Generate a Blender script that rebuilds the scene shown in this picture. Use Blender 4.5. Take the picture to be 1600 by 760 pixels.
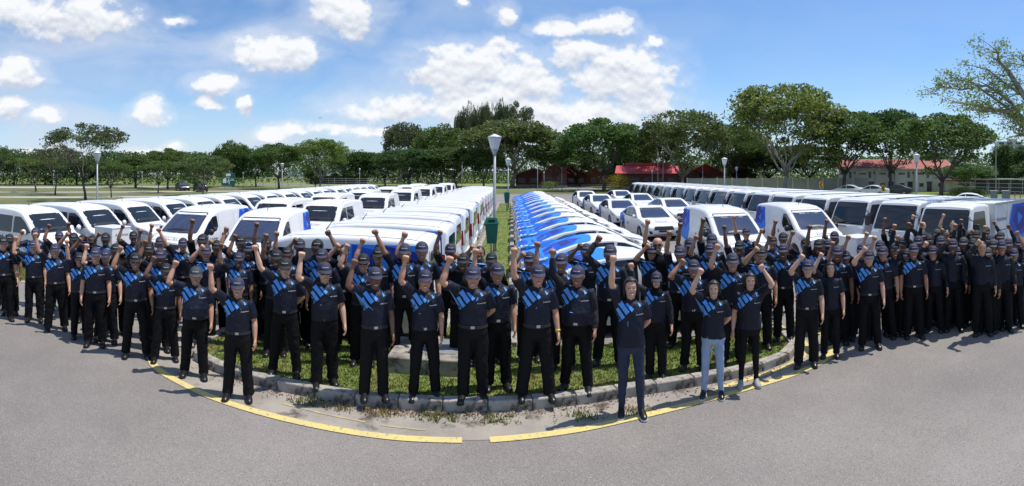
import bpy, bmesh, math, random
from math import sin, cos, pi, radians, sqrt, atan2
from mathutils import Vector, Matrix, noise
from mathutils.bvhtree import BVHTree
from mathutils.geometry import delaunay_2d_cdt

for o in list(bpy.data.objects):
    bpy.data.objects.remove(o)
S = bpy.context.scene
COL = S.collection
random.seed(7)

# ------------------------------------------------------------------ camera
EYE = 3.0                       # camera height in metres
FPX, CX, HY = 830.0, 800.0, 271.0    # cylinder radius, centre column and horizon row of the 1600x760 photograph
cam = bpy.data.cameras.new('camera')
cam.type = 'PANO'
cam.panorama_type = 'CENTRAL_CYLINDRICAL'
cam.central_cylindrical_radius = 1.0
cam.central_cylindrical_range_u_min = -800 / FPX
cam.central_cylindrical_range_u_max = 800 / FPX
cam.central_cylindrical_range_v_min = -(760 - HY) / FPX
cam.central_cylindrical_range_v_max = HY / FPX
cam.clip_start = 0.05
cam.clip_end = 20000
camo = bpy.data.objects.new('camera', cam)
camo.location = (0, 0, EYE)
camo.rotation_euler = (radians(90), 0, 0)
COL.objects.link(camo)
S.camera = camo

# ------------------------------------------------------------------ sky, sun, exposure
SUN_AZ, SUN_EL = radians(80), radians(68)
W = bpy.data.worlds.new('World')
S.world = W
W.use_nodes = True
wn, wl = W.node_tree.nodes, W.node_tree.links
wn.clear()

def wmath(op, a, b=None, c=None, clamp=False):
    n = wn.new('ShaderNodeMath'); n.operation = op; n.use_clamp = clamp
    for i, v in enumerate((a, b, c)):
        if v is None: continue
        if isinstance(v, (int, float)): n.inputs[i].default_value = v
        else: wl.new(v, n.inputs[i])
    return n.outputs[0]

def wmix(fac, a, b):
    n = wn.new('ShaderNodeMix'); n.data_type = 'RGBA'
    for s, v in ((n.inputs[0], fac), (n.inputs[6], a), (n.inputs[7], b)):
        if isinstance(v, (int, float)): s.default_value = v
        elif isinstance(v, tuple): s.default_value = v
        else: wl.new(v, s)
    return n.outputs[2]

def wstep(v, lo, hi):
    n = wn.new('ShaderNodeMapRange'); n.interpolation_type = 'SMOOTHSTEP'
    wl.new(v, n.inputs[0]); n.inputs[1].default_value = lo; n.inputs[2].default_value = hi
    return n.outputs[0]

sky = wn.new('ShaderNodeTexSky')
sky.sky_type = 'NISHITA'; sky.sun_disc = False
sky.sun_elevation = SUN_EL; sky.sun_rotation = SUN_AZ
sky.altitude = 0; sky.air_density = 1.0; sky.dust_density = 0.35; sky.ozone_density = 2.0
tc = wn.new('ShaderNodeTexCoord')
sp = wn.new('ShaderNodeSeparateXYZ'); wl.new(tc.outputs['Generated'], sp.inputs[0])
vx, vy, vz = sp.outputs
AZ = wmath('ARCTAN2', vx, vy)
HL = wmath('SQRT', wmath('ADD', wmath('MULTIPLY', vx, vx), wmath('MULTIPLY', vy, vy)))
EL = wmath('DIVIDE', vz, wmath('MAXIMUM', HL, 0.05))

def wcoord(sx, sy, oy=0.0, oz=0.0):
    n = wn.new('ShaderNodeCombineXYZ')
    wl.new(wmath('MULTIPLY', AZ, sx), n.inputs[0])
    wl.new(wmath('MULTIPLY', wmath('ADD', EL, oy), sy), n.inputs[1])
    n.inputs[2].default_value = oz
    return n.outputs[0]

def wnoise(vec, scale, detail, rough=0.55, dist=0.0):
    n = wn.new('ShaderNodeTexNoise'); n.noise_dimensions = '3D'
    wl.new(vec, n.inputs['Vector']); n.inputs['Scale'].default_value = scale
    n.inputs['Detail'].default_value = detail; n.inputs['Roughness'].default_value = rough
    n.inputs['Distortion'].default_value = dist
    return n.outputs['Fac']

# cumulus banks: column, row, half width, half height, weight (as angles on the sky)
CLOUDS = [(115, 30, 100, 36, 1), (15, 18, 60, 26, 1), (20, 116, 46, 24, 1), (12, 168, 24, 20, 1), (66, 182, 26, 15, .9),
          (233, 179, 32, 20, 1), (425, 84, 68, 28, 1), (340, 134, 46, 18, 1), (332, 165, 20, 9, .9), (383, 168, 15, 16, 1),
          (275, 34, 22, 10, .6), (540, 20, 54, 34, 1), (789, 20, 22, 24, 1), (722, 6, 10, 10, .8), (868, 48, 38, 16, 1),
          (950, 40, 42, 17, 1), (1030, 62, 17, 10, .8), (735, 104, 96, 38, 1), (690, 125, 55, 30, 1), (805, 128, 70, 34, 1),
          (975, 118, 84, 52, 1), (905, 86, 60, 24, .9), (760, 165, 110, 36, 1), (880, 185, 110, 34, 1), (610, 168, 90, 28, .8),
          (560, 204, 80, 14, .8), (440, 204, 44, 12, .8), (1010, 165, 52, 34, 1), (225, 236, 36, 10, .8), (80, 236, 60, 11, .8),
          (278, 228, 16, 10, .8), (-180, 120, 90, 40, 1), (-420, 60, 120, 60, 1), (2300, 90, 160, 60, 1), (2900, 40, 120, 50, 1),
          (3600, 120, 200, 50, 1)]
# warp the sky coordinates so that the outlines billow
w1 = wnoise(wcoord(1, 1.2, 0, 2.0), 9.0, 6.0, 0.6)
w2 = wnoise(wcoord(1, 1.2, 0, 7.0), 9.0, 6.0, 0.6)
AZW = wmath('ADD', AZ, wmath('MULTIPLY_ADD', w1, 0.10, -0.05))
def banks(dy):
    elw = wmath('ADD', EL, wmath('MULTIPLY_ADD', w2, 0.075, -0.0375 + dy))
    q = None
    for (cxp, cyp, rx, ry, wt) in CLOUDS:
        rx *= 1.12; ry *= 1.15
        a = wmath('MULTIPLY_ADD', AZW, FPX / rx, -(cxp - CX) / rx)
        e = wmath('MULTIPLY_ADD', elw, FPX / ry, -(HY - cyp) / ry)
        v = wmath('SUBTRACT', wt, wmath('MULTIPLY_ADD', a, a, wmath('MULTIPLY', e, e)))
        q = v if q is None else wmath('SMOOTH_MAX', q, v, 0.3)
    return wmath('MAXIMUM', q, -1.5)
q = wmath('ADD', banks(0.0), 0.06)
qu = banks(0.022)
n1 = wnoise(wcoord(1, 1.2), 22.0, 7.0, 0.52)
n2 = wnoise(wcoord(1, 1.2, 0.009), 22.0, 7.0, 0.52)
dens = wmath('ADD', q, wmath('MULTIPLY_ADD', n1, 2.6, -1.3))
halo = wmath('MULTIPLY', wstep(wmath('ADD', q, wmath('MULTIPLY_ADD', n1, 1.6, -0.8)), -1.2, 0.6), 0.32)
cmask = wmath('MAXIMUM', wmath('MULTIPLY', wstep(dens, -0.05, 0.72), 0.98), halo)
emb = wmath('MULTIPLY', wmath('SUBTRACT', n1, n2), 3.2)
rim = wmath('MULTIPLY', wmath('SUBTRACT', q, qu), 0.75)
n3 = wnoise(wcoord(1, 1.6, 0, 4.0), 8.0, 5.0)
lit = wmath('ADD', wmath('ADD', emb, rim), wmath('MULTIPLY_ADD', n3, 1.5, -0.22), clamp=True)
cloudcol = wmix(lit, (4.3, 4.7, 5.5, 1), (6.9, 7.0, 7.2, 1))
# high thin veil, denser to the left and towards the horizon
vn = wnoise(wcoord(1.0, 2.6, 0, 9.0), 4.0, 6.0, 0.55, 0.6)
left = wstep(AZ, 0.55, -0.75)
low = wstep(EL, 0.27, 0.0)
veil = wmath('MULTIPLY', wstep(vn, 0.28, 0.70), wmath('MULTIPLY_ADD', left, 0.58, 0.10))
veil = wmath('ADD', veil, wmath('MULTIPLY', wmath('MULTIPLY', low, low), 0.5), clamp=True)
veil = wmath('MULTIPLY', veil, 0.85)
skyc = wn.new('ShaderNodeMix'); skyc.data_type = 'RGBA'; skyc.blend_type = 'MULTIPLY'
skyc.inputs[0].default_value = 1.0
wl.new(sky.outputs[0], skyc.inputs[6]); skyc.inputs[7].default_value = (0.74, 0.93, 1.12, 1)
c1 = wmix(veil, skyc.outputs[2], (4.7, 5.3, 6.3, 1))
c2 = wmix(cmask, c1, cloudcol)
bg = wn.new('ShaderNodeBackground'); bg.inputs[1].default_value = 0.14
wl.new(c2, bg.inputs[0])
wo = wn.new('ShaderNodeOutputWorld'); wl.new(bg.outputs[0], wo.inputs[0])

sun = bpy.data.lights.new('sun', 'SUN')
sun.energy = 4.6; sun.angle = radians(0.53); sun.color = (1.0, 0.96, 0.9)
suno = bpy.data.objects.new('sun', sun)
sd = Vector((sin(SUN_AZ) * cos(SUN_EL), cos(SUN_AZ) * cos(SUN_EL), sin(SUN_EL)))
suno.rotation_euler = (-sd).to_track_quat('-Z', 'Y').to_euler()
suno.location = sd * 60
COL.objects.link(suno)

S.view_settings.view_transform = 'Standard'
S.view_settings.look = 'None'
S.view_settings.exposure = 0.0
S.view_settings.gamma = 1.0
S.cycles.max_bounces = 6; S.cycles.diffuse_bounces = 2; S.cycles.glossy_bounces = 3
S.cycles.transparent_max_bounces = 8; S.cycles.transmission_bounces = 3
S.cycles.use_denoising = True

# ------------------------------------------------------------------ helpers
def pol(px, d):
    a = (px - CX) / FPX
    return d * sin(a), d * cos(a)
def gnd(px, py, z=0.0):
    return pol(px, FPX * (EYE - z) / (py - HY))

def tag(o, label=None, cat=None, group=None, kind=None):
    if label: o['label'] = label
    if cat: o['category'] = cat
    if group: o['group'] = group
    if kind: o['kind'] = kind
    return o

def newobj(name, me, parent=None, mats=None):
    o = bpy.data.objects.new(name, me)
    COL.objects.link(o)
    if parent is not None: o.parent = parent
    return o

def empty(name, loc=(0, 0, 0), rz=0.0, sc=(1, 1, 1)):
    o = bpy.data.objects.new(name, None)
    o.empty_display_size = 0.1
    COL.objects.link(o)
    o.location = loc; o.rotation_euler = (0, 0, rz); o.scale = sc
    return o

def copy_tree(o, parent=None):
    c = o.copy(); COL.objects.link(c)
    if parent is not None: c.parent = parent
    for ch in o.children:
        copy_tree(ch, c)
    return c

def remove_tree(o):
    for ch in list(o.children): remove_tree(ch)
    bpy.data.objects.remove(o)

class MB:
    """collects shapes for one mesh"""
    def __init__(s): s.v = []; s.f = []; s.m = []
    def add(s, vs, fs, mi=0):
        b = len(s.v); s.v += [tuple(x) for x in vs]
        s.f += [tuple(b + i for i in f) for f in fs]; s.m += [mi] * len(fs)
        return s
    def box(s, c, d, mi=0, rz=0.0, bev=0.0):
        hx, hy, hz = d[0] / 2, d[1] / 2, d[2] / 2
        ca, sa = cos(rz), sin(rz)
        if bev <= 0:
            vs = [(x, y, z) for x in (-hx, hx) for y in (-hy, hy) for z in (-hz, hz)]
            fs = [(0, 1, 3, 2), (4, 6, 7, 5), (0, 4, 5, 1), (2, 3, 7, 6), (0, 2, 6, 4), (1, 5, 7, 3)]
        else:
            bm = bmesh.new(); bmesh.ops.create_cube(bm, size=1.0)
            for v in bm.verts: v.co = Vector((v.co.x * d[0], v.co.y * d[1], v.co.z * d[2]))
            bmesh.ops.bevel(bm, geom=list(bm.edges), offset=bev, segments=2, affect='EDGES', profile=0.5)
            bm.verts.index_update()
            vs = [tuple(v.co) for v in bm.verts]; fs = [tuple(v.index for v in f.verts) for f in bm.faces]
            bm.free()
        vs = [(c[0] + ca * x - sa * y, c[1] + sa * x + ca * y, c[2] + z) for x, y, z in vs]
        return s.add(vs, fs, mi)
    def tube(s, pts, rad, n=8, mi=0, side=None, cap=True):
        pts = [Vector(p) for p in pts]
        vs = []; fs = []
        ref = Vector(side) if side else None
        for i, p in enumerate(pts):
            a = pts[max(i - 1, 0)]; b = pts[min(i + 1, len(pts) - 1)]
            t = (b - a).normalized()
            if ref is None:
                ref = Vector((1, 0, 0)) if abs(t.x) < 0.8 else Vector((0, 1, 0))
            u = (ref - t * ref.dot(t))
            if u.length < 1e-4: u = t.orthogonal()
            u.normalize(); w = t.cross(u)
            if side is None: ref = u
            r = rad[i] if isinstance(rad, (list, tuple)) else rad
            ra, rb = r if isinstance(r, (list, tuple)) else (r, r)
            for k in range(n):
                an = 2 * pi * k / n
                vs.append(p + u * (ra * cos(an)) + w * (rb * sin(an)))
        for i in range(len(pts) - 1):
            for k in range(n):
                k2 = (k + 1) % n
                fs.append((i * n + k, i * n + k2, (i + 1) * n + k2, (i + 1) * n + k))
        if cap:
            fs.append(tuple(reversed(range(n))))
            fs.append(tuple((len(pts) - 1) * n + k for k in range(n)))
        return s.add(vs, fs, mi)
    def ell(s, c, r, n=10, m=7, mi=0, zmin=None):
        vs = []; fs = []
        for j in range(m + 1):
            ph = -pi / 2 + pi * j / m
            for k in range(n):
                an = 2 * pi * k / n
                vs.append((c[0] + r[0] * cos(ph) * cos(an), c[1] + r[1] * cos(ph) * sin(an), c[2] + r[2] * sin(ph)))
        for j in range(m):
            for k in range(n):
                k2 = (k + 1) % n
                a, b, cc, d = j * n + k, j * n + k2, (j + 1) * n + k2, (j + 1) * n + k
                if j == 0: fs.append((a, cc, d))
                elif j == m - 1: fs.append((a, b, d))
                else: fs.append((a, b, cc, d))
        return s.add(vs, fs, mi)
    def lathe(s, prof, n=16, mi=0, c=(0, 0, 0), axis='z'):
        vs = []; fs = []
        for (r, z) in prof:
            for k in range(n):
                an = 2 * pi * k / n
                if axis == 'z': vs.append((c[0] + r * cos(an), c[1] + r * sin(an), c[2] + z))
                else: vs.append((c[0] + r * cos(an), c[1] + z, c[2] + r * sin(an)))
        for j in range(len(prof) - 1):
            for k in range(n):
                k2 = (k + 1) % n
                f = (j * n + k, j * n + k2, (j + 1) * n + k2, (j + 1) * n + k)
                fs.append(f if axis == 'z' else tuple(reversed(f)))
        return s.add(vs, fs, mi)
    def prism(s, poly, z0, z1, mi=0):
        n = len(poly)
        vs = [(x, y, z0) for x, y in poly] + [(x, y, z1) for x, y in poly]
        fs = [tuple(range(n, 2 * n)), tuple(reversed(range(n)))]
        fs += [(i, (i + 1) % n, n + (i + 1) % n, n + i) for i in range(n)]
        return s.add(vs, fs, mi)
    def mesh(s, name, mats, smooth=False):
        me = bpy.data.meshes.new(name)
        me.from_pydata(s.v, [], s.f)
        for m in (mats if isinstance(mats, (list, tuple)) else [mats]): me.materials.append(m)
        if any(s.m): me.polygons.foreach_set('material_index', s.m)
        if smooth: me.polygons.foreach_set('use_smooth', [True] * len(me.polygons))
        me.update()
        return me
    def build(s, name, mats, parent=None, smooth=False):
        return newobj(name, s.mesh(name, mats, smooth), parent)

def autosmooth(me, ang=40):
    me.polygons.foreach_set('use_smooth', [True] * len(me.polygons))
    bm = bmesh.new(); bm.from_mesh(me)
    for e in bm.edges:
        if len(e.link_faces) == 2 and e.calc_face_angle(0) > radians(ang): e.smooth = False
    bm.to_mesh(me); bm.free()
    return me

# ------------------------------------------------------------------ materials
MATS = {}
def mat(name, col, rough=0.6, metal=0.0, spec=0.5, var=0.0, vscale=8.0, bump=0.0, bscale=60.0, coat=0.0, island=0.0, rnd=0.0, detail=4.0, dark=0.0, dscale=3.0):
    if name in MATS: return MATS[name]
    m = bpy.data.materials.new(name); m.use_nodes = True
    nt = m.node_tree; b = nt.nodes['Principled BSDF']
    b.inputs['Base Color'].default_value = (*col, 1)
    b.inputs['Roughness'].default_value = rough; b.inputs['Metallic'].default_value = metal
    b.inputs['Specular IOR Level'].default_value = spec
    if coat: b.inputs['Coat Weight'].default_value = coat; b.inputs['Coat Roughness'].default_value = 0.06
    cur = None
    def scale_by(fac_socket, amount):
        nonlocal cur
        mr = nt.nodes.new('ShaderNodeMapRange')
        nt.links.new(fac_socket, mr.inputs[0])
        mr.inputs[1].default_value = 0.25; mr.inputs[2].default_value = 0.75
        mr.inputs[3].default_value = 1 - amount; mr.inputs[4].default_value = 1 + amount
        mx = nt.nodes.new('ShaderNodeMix'); mx.data_type = 'RGBA'; mx.blend_type = 'MULTIPLY'; mx.inputs[0].default_value = 1
        if cur is None: mx.inputs[6].default_value = (*col, 1)
        else: nt.links.new(cur, mx.inputs[6])
        cb = nt.nodes.new('ShaderNodeCombineColor')
        for i in range(3): nt.links.new(mr.outputs[0], cb.inputs[i])
        nt.links.new(cb.outputs[0], mx.inputs[7])
        cur = mx.outputs[2]
    tcn = nt.nodes.new('ShaderNodeTexCoord')
    if var:
        n = nt.nodes.new('ShaderNodeTexNoise'); n.inputs['Scale'].default_value = vscale; n.inputs['Detail'].default_value = detail
        nt.links.new(tcn.outputs['Object'], n.inputs['Vector']); scale_by(n.outputs['Fac'], var)
    if dark:
        n = nt.nodes.new('ShaderNodeTexNoise'); n.inputs['Scale'].default_value = dscale; n.inputs['Detail'].default_value = 6
        nt.links.new(tcn.outputs['Object'], n.inputs['Vector']); scale_by(n.outputs['Fac'], dark)
    if island:
        g = nt.nodes.new('ShaderNodeNewGeometry'); scale_by(g.outputs['Random Per Island'], island)
    if rnd:
        g = nt.nodes.new('ShaderNodeObjectInfo'); scale_by(g.outputs['Random'], rnd)
    if cur is not None: nt.links.new(cur, b.inputs['Base Color'])
    if bump:
        n = nt.nodes.new('ShaderNodeTexNoise'); n.inputs['Scale'].default_value = bscale; n.inputs['Detail'].default_value = 5
        nt.links.new(tcn.outputs['Object'], n.inputs['Vector'])
        bp = nt.nodes.new('ShaderNodeBump'); bp.inputs['Strength'].default_value = bump; bp.inputs['Distance'].default_value = 0.02
        nt.links.new(n.outputs['Fac'], bp.inputs['Height']); nt.links.new(bp.outputs[0], b.inputs['Normal'])
    MATS[name] = m
    return m

def leafmat(name, col, var=0.45, trans=0.42):
    m = bpy.data.materials.new(name); m.use_nodes = True
    nt = m.node_tree; nt.nodes.clear()
    g = nt.nodes.new('ShaderNodeNewGeometry'); oi = nt.nodes.new('ShaderNodeObjectInfo')
    hs = nt.nodes.new('ShaderNodeHueSaturation'); hs.inputs['Color'].default_value = (*col, 1)
    a = nt.nodes.new('ShaderNodeMapRange'); nt.links.new(g.outputs['Random Per Island'], a.inputs[0])
    a.inputs[3].default_value = 1 - var; a.inputs[4].default_value = 1 + var
    h = nt.nodes.new('ShaderNodeMapRange'); nt.links.new(oi.outputs['Random'], h.inputs[0])
    h.inputs[3].default_value = 0.478; h.inputs[4].default_value = 0.515
    nt.links.new(h.outputs[0], hs.inputs['Hue']); nt.links.new(a.outputs[0], hs.inputs['Value'])
    d = nt.nodes.new('ShaderNodeBsdfPrincipled'); d.inputs['Roughness'].default_value = 0.55
    d.inputs['Specular IOR Level'].default_value = 0.3
    t = nt.nodes.new('ShaderNodeBsdfTranslucent')
    nt.links.new(hs.outputs[0], d.inputs['Base Color']); nt.links.new(hs.outputs[0], t.inputs['Color'])
    mx = nt.nodes.new('ShaderNodeMixShader'); mx.inputs[0].default_value = trans
    nt.links.new(d.outputs[0], mx.inputs[1]); nt.links.new(t.outputs[0], mx.inputs[2])
    o = nt.nodes.new('ShaderNodeOutputMaterial'); nt.links.new(mx.outputs[0], o.inputs[0])
    MATS[name] = m
    return m

def groundmat(name, cols, scales, bump=0.3, bscale=90, rough=0.9, stain=0.0):
    """mix of colours by several noises: cols[0] base, then (colour, noise scale, lo, hi)"""
    m = bpy.data.materials.new(name); m.use_nodes = True
    nt = m.node_tree; b = nt.nodes['Principled BSDF']; b.inputs['Roughness'].default_value = rough
    b.inputs['Specular IOR Level'].default_value = 0.25
    tcn = nt.nodes.new('ShaderNodeTexCoord'); cur = None
    for col, sc, lo, hi, det in scales:
        n = nt.nodes.new('ShaderNodeTexNoise'); n.inputs['Scale'].default_value = sc; n.inputs['Detail'].default_value = det
        n.inputs['Roughness'].default_value = 0.6
        nt.links.new(tcn.outputs['Object'], n.inputs['Vector'])
        mr = nt.nodes.new('ShaderNodeMapRange'); nt.links.new(n.outputs['Fac'], mr.inputs[0])
        mr.inputs[1].default_value = lo; mr.inputs[2].default_value = hi
        mx = nt.nodes.new('ShaderNodeMix'); mx.data_type = 'RGBA'
        nt.links.new(mr.outputs[0], mx.inputs[0])
        if cur is None: mx.inputs[6].default_value = (*cols, 1)
        else: nt.links.new(cur, mx.inputs[6])
        mx.inputs[7].default_value = (*col, 1); cur = mx.outputs[2]
    if stain:      # thin cracks along warped cell borders, only in places
        wv = nt.nodes.new('ShaderNodeTexNoise'); wv.inputs['Scale'].default_value = 1.3; wv.inputs['Detail'].default_value = 6
        nt.links.new(tcn.outputs['Object'], wv.inputs['Vector'])
        ad = nt.nodes.new('ShaderNodeVectorMath'); ad.operation = 'MULTIPLY_ADD'
        nt.links.new(wv.outputs['Color'], ad.inputs[0]); ad.inputs[1].default_value = (.9, .9, 0); nt.links.new(tcn.outputs['Object'], ad.inputs[2])
        vo = nt.nodes.new('ShaderNodeTexVoronoi'); vo.feature = 'DISTANCE_TO_EDGE'; vo.inputs['Scale'].default_value = 0.3
        nt.links.new(ad.outputs[0], vo.inputs['Vector'])
        cr = nt.nodes.new('ShaderNodeMapRange'); nt.links.new(vo.outputs['Distance'], cr.inputs[0])
        cr.inputs[1].default_value = 0.0; cr.inputs[2].default_value = 0.006; cr.inputs[3].default_value = stain; cr.inputs[4].default_value = 0
        pn = nt.nodes.new('ShaderNodeTexNoise'); pn.inputs['Scale'].default_value = 0.22; nt.links.new(tcn.outputs['Object'], pn.inputs['Vector'])
        pm = nt.nodes.new('ShaderNodeMapRange'); nt.links.new(pn.outputs['Fac'], pm.inputs[0]); pm.inputs[1].default_value = .48; pm.inputs[2].default_value = .58
        mu = nt.nodes.new('ShaderNodeMath'); mu.operation = 'MULTIPLY'; nt.links.new(cr.outputs[0], mu.inputs[0]); nt.links.new(pm.outputs[0], mu.inputs[1])
        mx = nt.nodes.new('ShaderNodeMix'); mx.data_type = 'RGBA'; nt.links.new(mu.outputs[0], mx.inputs[0]); nt.links.new(cur, mx.inputs[6]); mx.inputs[7].default_value = (.06, .055, .05, 1)
        cur = mx.outputs[2]
    nt.links.new(cur, b.inputs['Base Color'])
    n = nt.nodes.new('ShaderNodeTexNoise'); n.inputs['Scale'].default_value = bscale; n.inputs['Detail'].default_value = 4
    nt.links.new(tcn.outputs['Object'], n.inputs['Vector'])
    bp = nt.nodes.new('ShaderNodeBump'); bp.inputs['Strength'].default_value = bump; bp.inputs['Distance'].default_value = 0.01
    nt.links.new(n.outputs['Fac'], bp.inputs['Height']); nt.links.new(bp.outputs[0], b.inputs['Normal'])
    MATS[name] = m
    return m

asphalt = groundmat('asphalt', (0.224, 0.2, 0.176), [((0.29, 0.262, 0.233), 0.45, 0.38, 0.72, 7), ((0.158, 0.141, 0.13), 0.16, 0.48, 0.70, 7), ((0.12, 0.11, 0.105), 85, 0.54, 0.68, 2),
                    ((0.46, 0.43, 0.405), 110, 0.57, 0.70, 2)], bump=0.5, bscale=95)
gutterm = groundmat('gutter concrete', (0.36, 0.32, 0.27), [((0.25, 0.22, 0.19), 1.6, 0.4, 0.7, 6), ((0.09, 0.07, 0.055), 2.1, 0.56, 0.68, 7),
                    ((0.42, 0.39, 0.34), 40, 0.6, 0.75, 2)], bump=0.5, bscale=60)
lawnm = groundmat('lawn', (0.13, 0.19, 0.04), [((0.2, 0.22, 0.065), 0.9, 0.4, 0.7, 6), ((0.2, 0.16, 0.085), 2.4, 0.6, 0.75, 6)], bump=0.6, bscale=40)
fieldm = groundmat('field', (0.11, 0.13, 0.045), [((0.19, 0.18, 0.085), 0.12, 0.4, 0.65, 7), ((0.06, 0.075, 0.03), 0.5, 0.55, 0.75, 6)], bump=0.6, bscale=10)
concm = groundmat('concrete', (0.40, 0.365, 0.315), [((0.22, 0.195, 0.165), 3.5, 0.42, 0.62, 8), ((0.06, 0.055, 0.048), 7, 0.53, 0.68, 8)], bump=0.4, bscale=50)
pathm = groundmat('pale path', (0.46, 0.44, 0.39), [((0.3, 0.3, 0.25), 0.3, 0.45, 0.7, 6)], bump=0.2, bscale=30)
yellowm = groundmat('yellow road paint', (0.70, 0.56, 0.20), [((0.58, 0.48, 0.24), 2.2, 0.42, 0.7, 7), ((0.30, 0.27, 0.22), 18, 0.56, 0.66, 7)], bump=0.3, bscale=75, rough=0.7)
whitepaint = mat('white paint', (0.80, 0.795, 0.785), 0.36, coat=0.25, rnd=0.03, var=0.04, vscale=1.2)
dirtywhite = mat('scuffed white panel', (0.66, 0.67, 0.68), 0.5, var=0.22, vscale=3.5, detail=8)
glassm = mat('dark glass', (0.012, 0.016, 0.022), 0.04, spec=0.75)
bglass = mat('blue tinted glass', (0.035, 0.05, 0.10), 0.05, spec=0.7)
rubber = mat('black rubber', (0.018, 0.018, 0.018), 0.75)
blackp = mat('black plastic', (0.02, 0.02, 0.022), 0.45)
alloy = mat('wheel alloy', (0.42, 0.42, 0.43), 0.35, metal=0.7)
chrome = mat('lamp glass', (0.42, 0.44, 0.46), 0.12, metal=0.4)
redm = mat('red lamp', (0.36, 0.012, 0.015), 0.2)
blueA = mat('graphic sky blue', (0.02, 0.23, 0.80), 0.5, spec=.3)
blueB = mat('graphic royal blue', (0.012, 0.075, 0.52), 0.5, spec=.3)
blueC = mat('graphic navy blue', (0.016, 0.03, 0.26), 0.5, spec=.3)
inkm = mat('graphic ink', (0.05, 0.055, 0.075), 0.5)
greyink = mat('grey lettering', (0.32, 0.33, 0.36), 0.5)
whiteink = mat('white print', (0.8, 0.8, 0.8), 0.6)
galv = mat('galvanised pole', (0.33, 0.345, 0.35), 0.5, metal=0.3, var=0.15, vscale=5)

# ------------------------------------------------------------------ ground, kerbs, markings
def sheet(name, poly, z, m, kind='structure'):
    mb = MB(); n = len(poly)
    mb.add([(x, y, z) for x, y in poly], [tuple(range(n))])
    return tag(mb.build(name, m), kind=kind)

sheet('ground', [(-900, -300), (900, -300), (900, 1500), (-900, 1500)], -0.012, fieldm)
sheet('parking_lot', [(-19.2, -60), (60, -60), (60, 76), (-19.2, 76)], -0.006, asphalt)

def ribbon(pts, w):
    """left and right outlines of a polyline of width w"""
    P = [Vector((p[0], p[1])) for p in pts]; Lp = []; Rp = []
    for i, p in enumerate(P):
        t = (P[min(i + 1, len(P) - 1)] - P[max(i - 1, 0)]).normalized()
        nrm = Vector((-t.y, t.x))
        Lp.append(p + nrm * w / 2); Rp.append(p - nrm * w / 2)
    return Lp, Rp

def strip(name, pts, w, z, m):
    Lp, Rp = ribbon(pts, w); mb = MB(); n = len(pts)
    mb.add([(p.x, p.y, z) for p in Lp] + [(p.x, p.y, z) for p in Rp], [(i, n + i, n + i + 1, i + 1) for i in range(n - 1)])
    return tag(mb.build(name, m), kind='structure')

def smoothline(pts, k=6):
    P = [Vector((p[0], p[1], 0)) for p in pts]; out = []
    for i in range(len(P) - 1):
        p0, p1, p2, p3 = P[max(i - 1, 0)], P[i], P[i + 1], P[min(i + 2, len(P) - 1)]
        for j in range(k):
            t = j / k
            v = 0.5 * ((2 * p1) + (p2 - p0) * t + (2 * p0 - 5 * p1 + 4 * p2 - p3) * t * t + (3 * p1 - p0 - 3 * p2 + p3) * t ** 3)
            out.append((v.x, v.y))
    out.append((P[-1].x, P[-1].y))
    return out

# outline of the raised grass island, clockwise from the far left of the narrow strip
KERB = [(-5.05, 8.75), (-5.05, 7.9), (-4.95, 7.35), (-4.55, 6.98), (-3.6, 6.76), (-2.4, 6.68), (-1.2, 6.69), (0.3, 6.82),
        (1.75, 7.05), (3.0, 7.14), (3.9, 7.3), (4.45, 7.62), (4.7, 8.1), (4.75, 8.9)]
KL = smoothline(KERB, 8)
YL = smoothline([(-6.05, 10.2), (-5.98, 8.4), (-5.8, 7.3), (-5.2, 6.5), (-4.3, 6.13), (-3.6, 5.98), (-2.65, 5.9), (-1.45, 5.88), (-0.56, 5.94)], 6)
YR = smoothline([(-0.25, 5.97), (0.75, 6.16), (1.56, 6.36), (3.0, 6.66), (4.0, 6.84), (4.75, 7.1), (5.2, 7.55), (5.45, 8.3), (5.5, 9.4)], 6)
fadedy = groundmat('faded yellow paint', (0.50, 0.40, 0.2), [((0.36, 0.31, 0.22), 6, 0.42, 0.6, 7)], bump=.3)
strip('yellow_line', YL, 0.125, 0.003, yellowm)
strip('yellow_line', YR, 0.125, 0.003, yellowm)
strip('yellow_line', smoothline([(2.75, 6.86), (3.4, 7.0), (4.1, 7.18), (4.6, 7.5), (4.95, 8.1), (5.05, 9.2)], 5), 0.10, 0.003, yellowm)
strip('yellow_line', [(-2.9, 6.28), (-2.2, 6.2), (-1.75, 6.16)], 0.035, 0.003, fadedy)
strip('yellow_line', [(-1.55, 6.13), (-1.0, 6.12)], 0.035, 0.003, fadedy)
strip('yellow_line', [(-22, 8.62), (-16, 8.62), (-12.0, 8.62), (-11.4, 9.2), (-11.3, 10)], 0.11, 0.003, yellowm)
# concrete channel between kerb and yellow line
gut = YL[2:] + YR[:-2]
gpoly = [(x, y) for x, y in gut] + [(x, y) for x, y in reversed(KL[4:-4])]
mbg = MB(); nU = len(gut); kk = KL[4:-4]
def resample(P, n):
    P = [Vector((p[0], p[1])) for p in P]; L = [0]
    for a, b in zip(P, P[1:]): L.append(L[-1] + (b - a).length)
    out = []; i = 0
    for j in range(n):
        s = L[-1] * j / (n - 1)
        while i < len(L) - 2 and L[i + 1] < s: i += 1
        t = (s - L[i]) / max(L[i + 1] - L[i], 1e-6)
        out.append(P[i].lerp(P[i + 1], t))
    return out
ga, gb = resample(gut, 60), resample(kk, 60)
mbg.add([(p.x, p.y, -0.002) for p in ga] + [(p.x, p.y, -0.002) for p in gb], [(i, i + 1, 61 + i, 60 + i) for i in range(59)])
tag(mbg.build('kerb_channel', gutterm), kind='structure')

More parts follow.
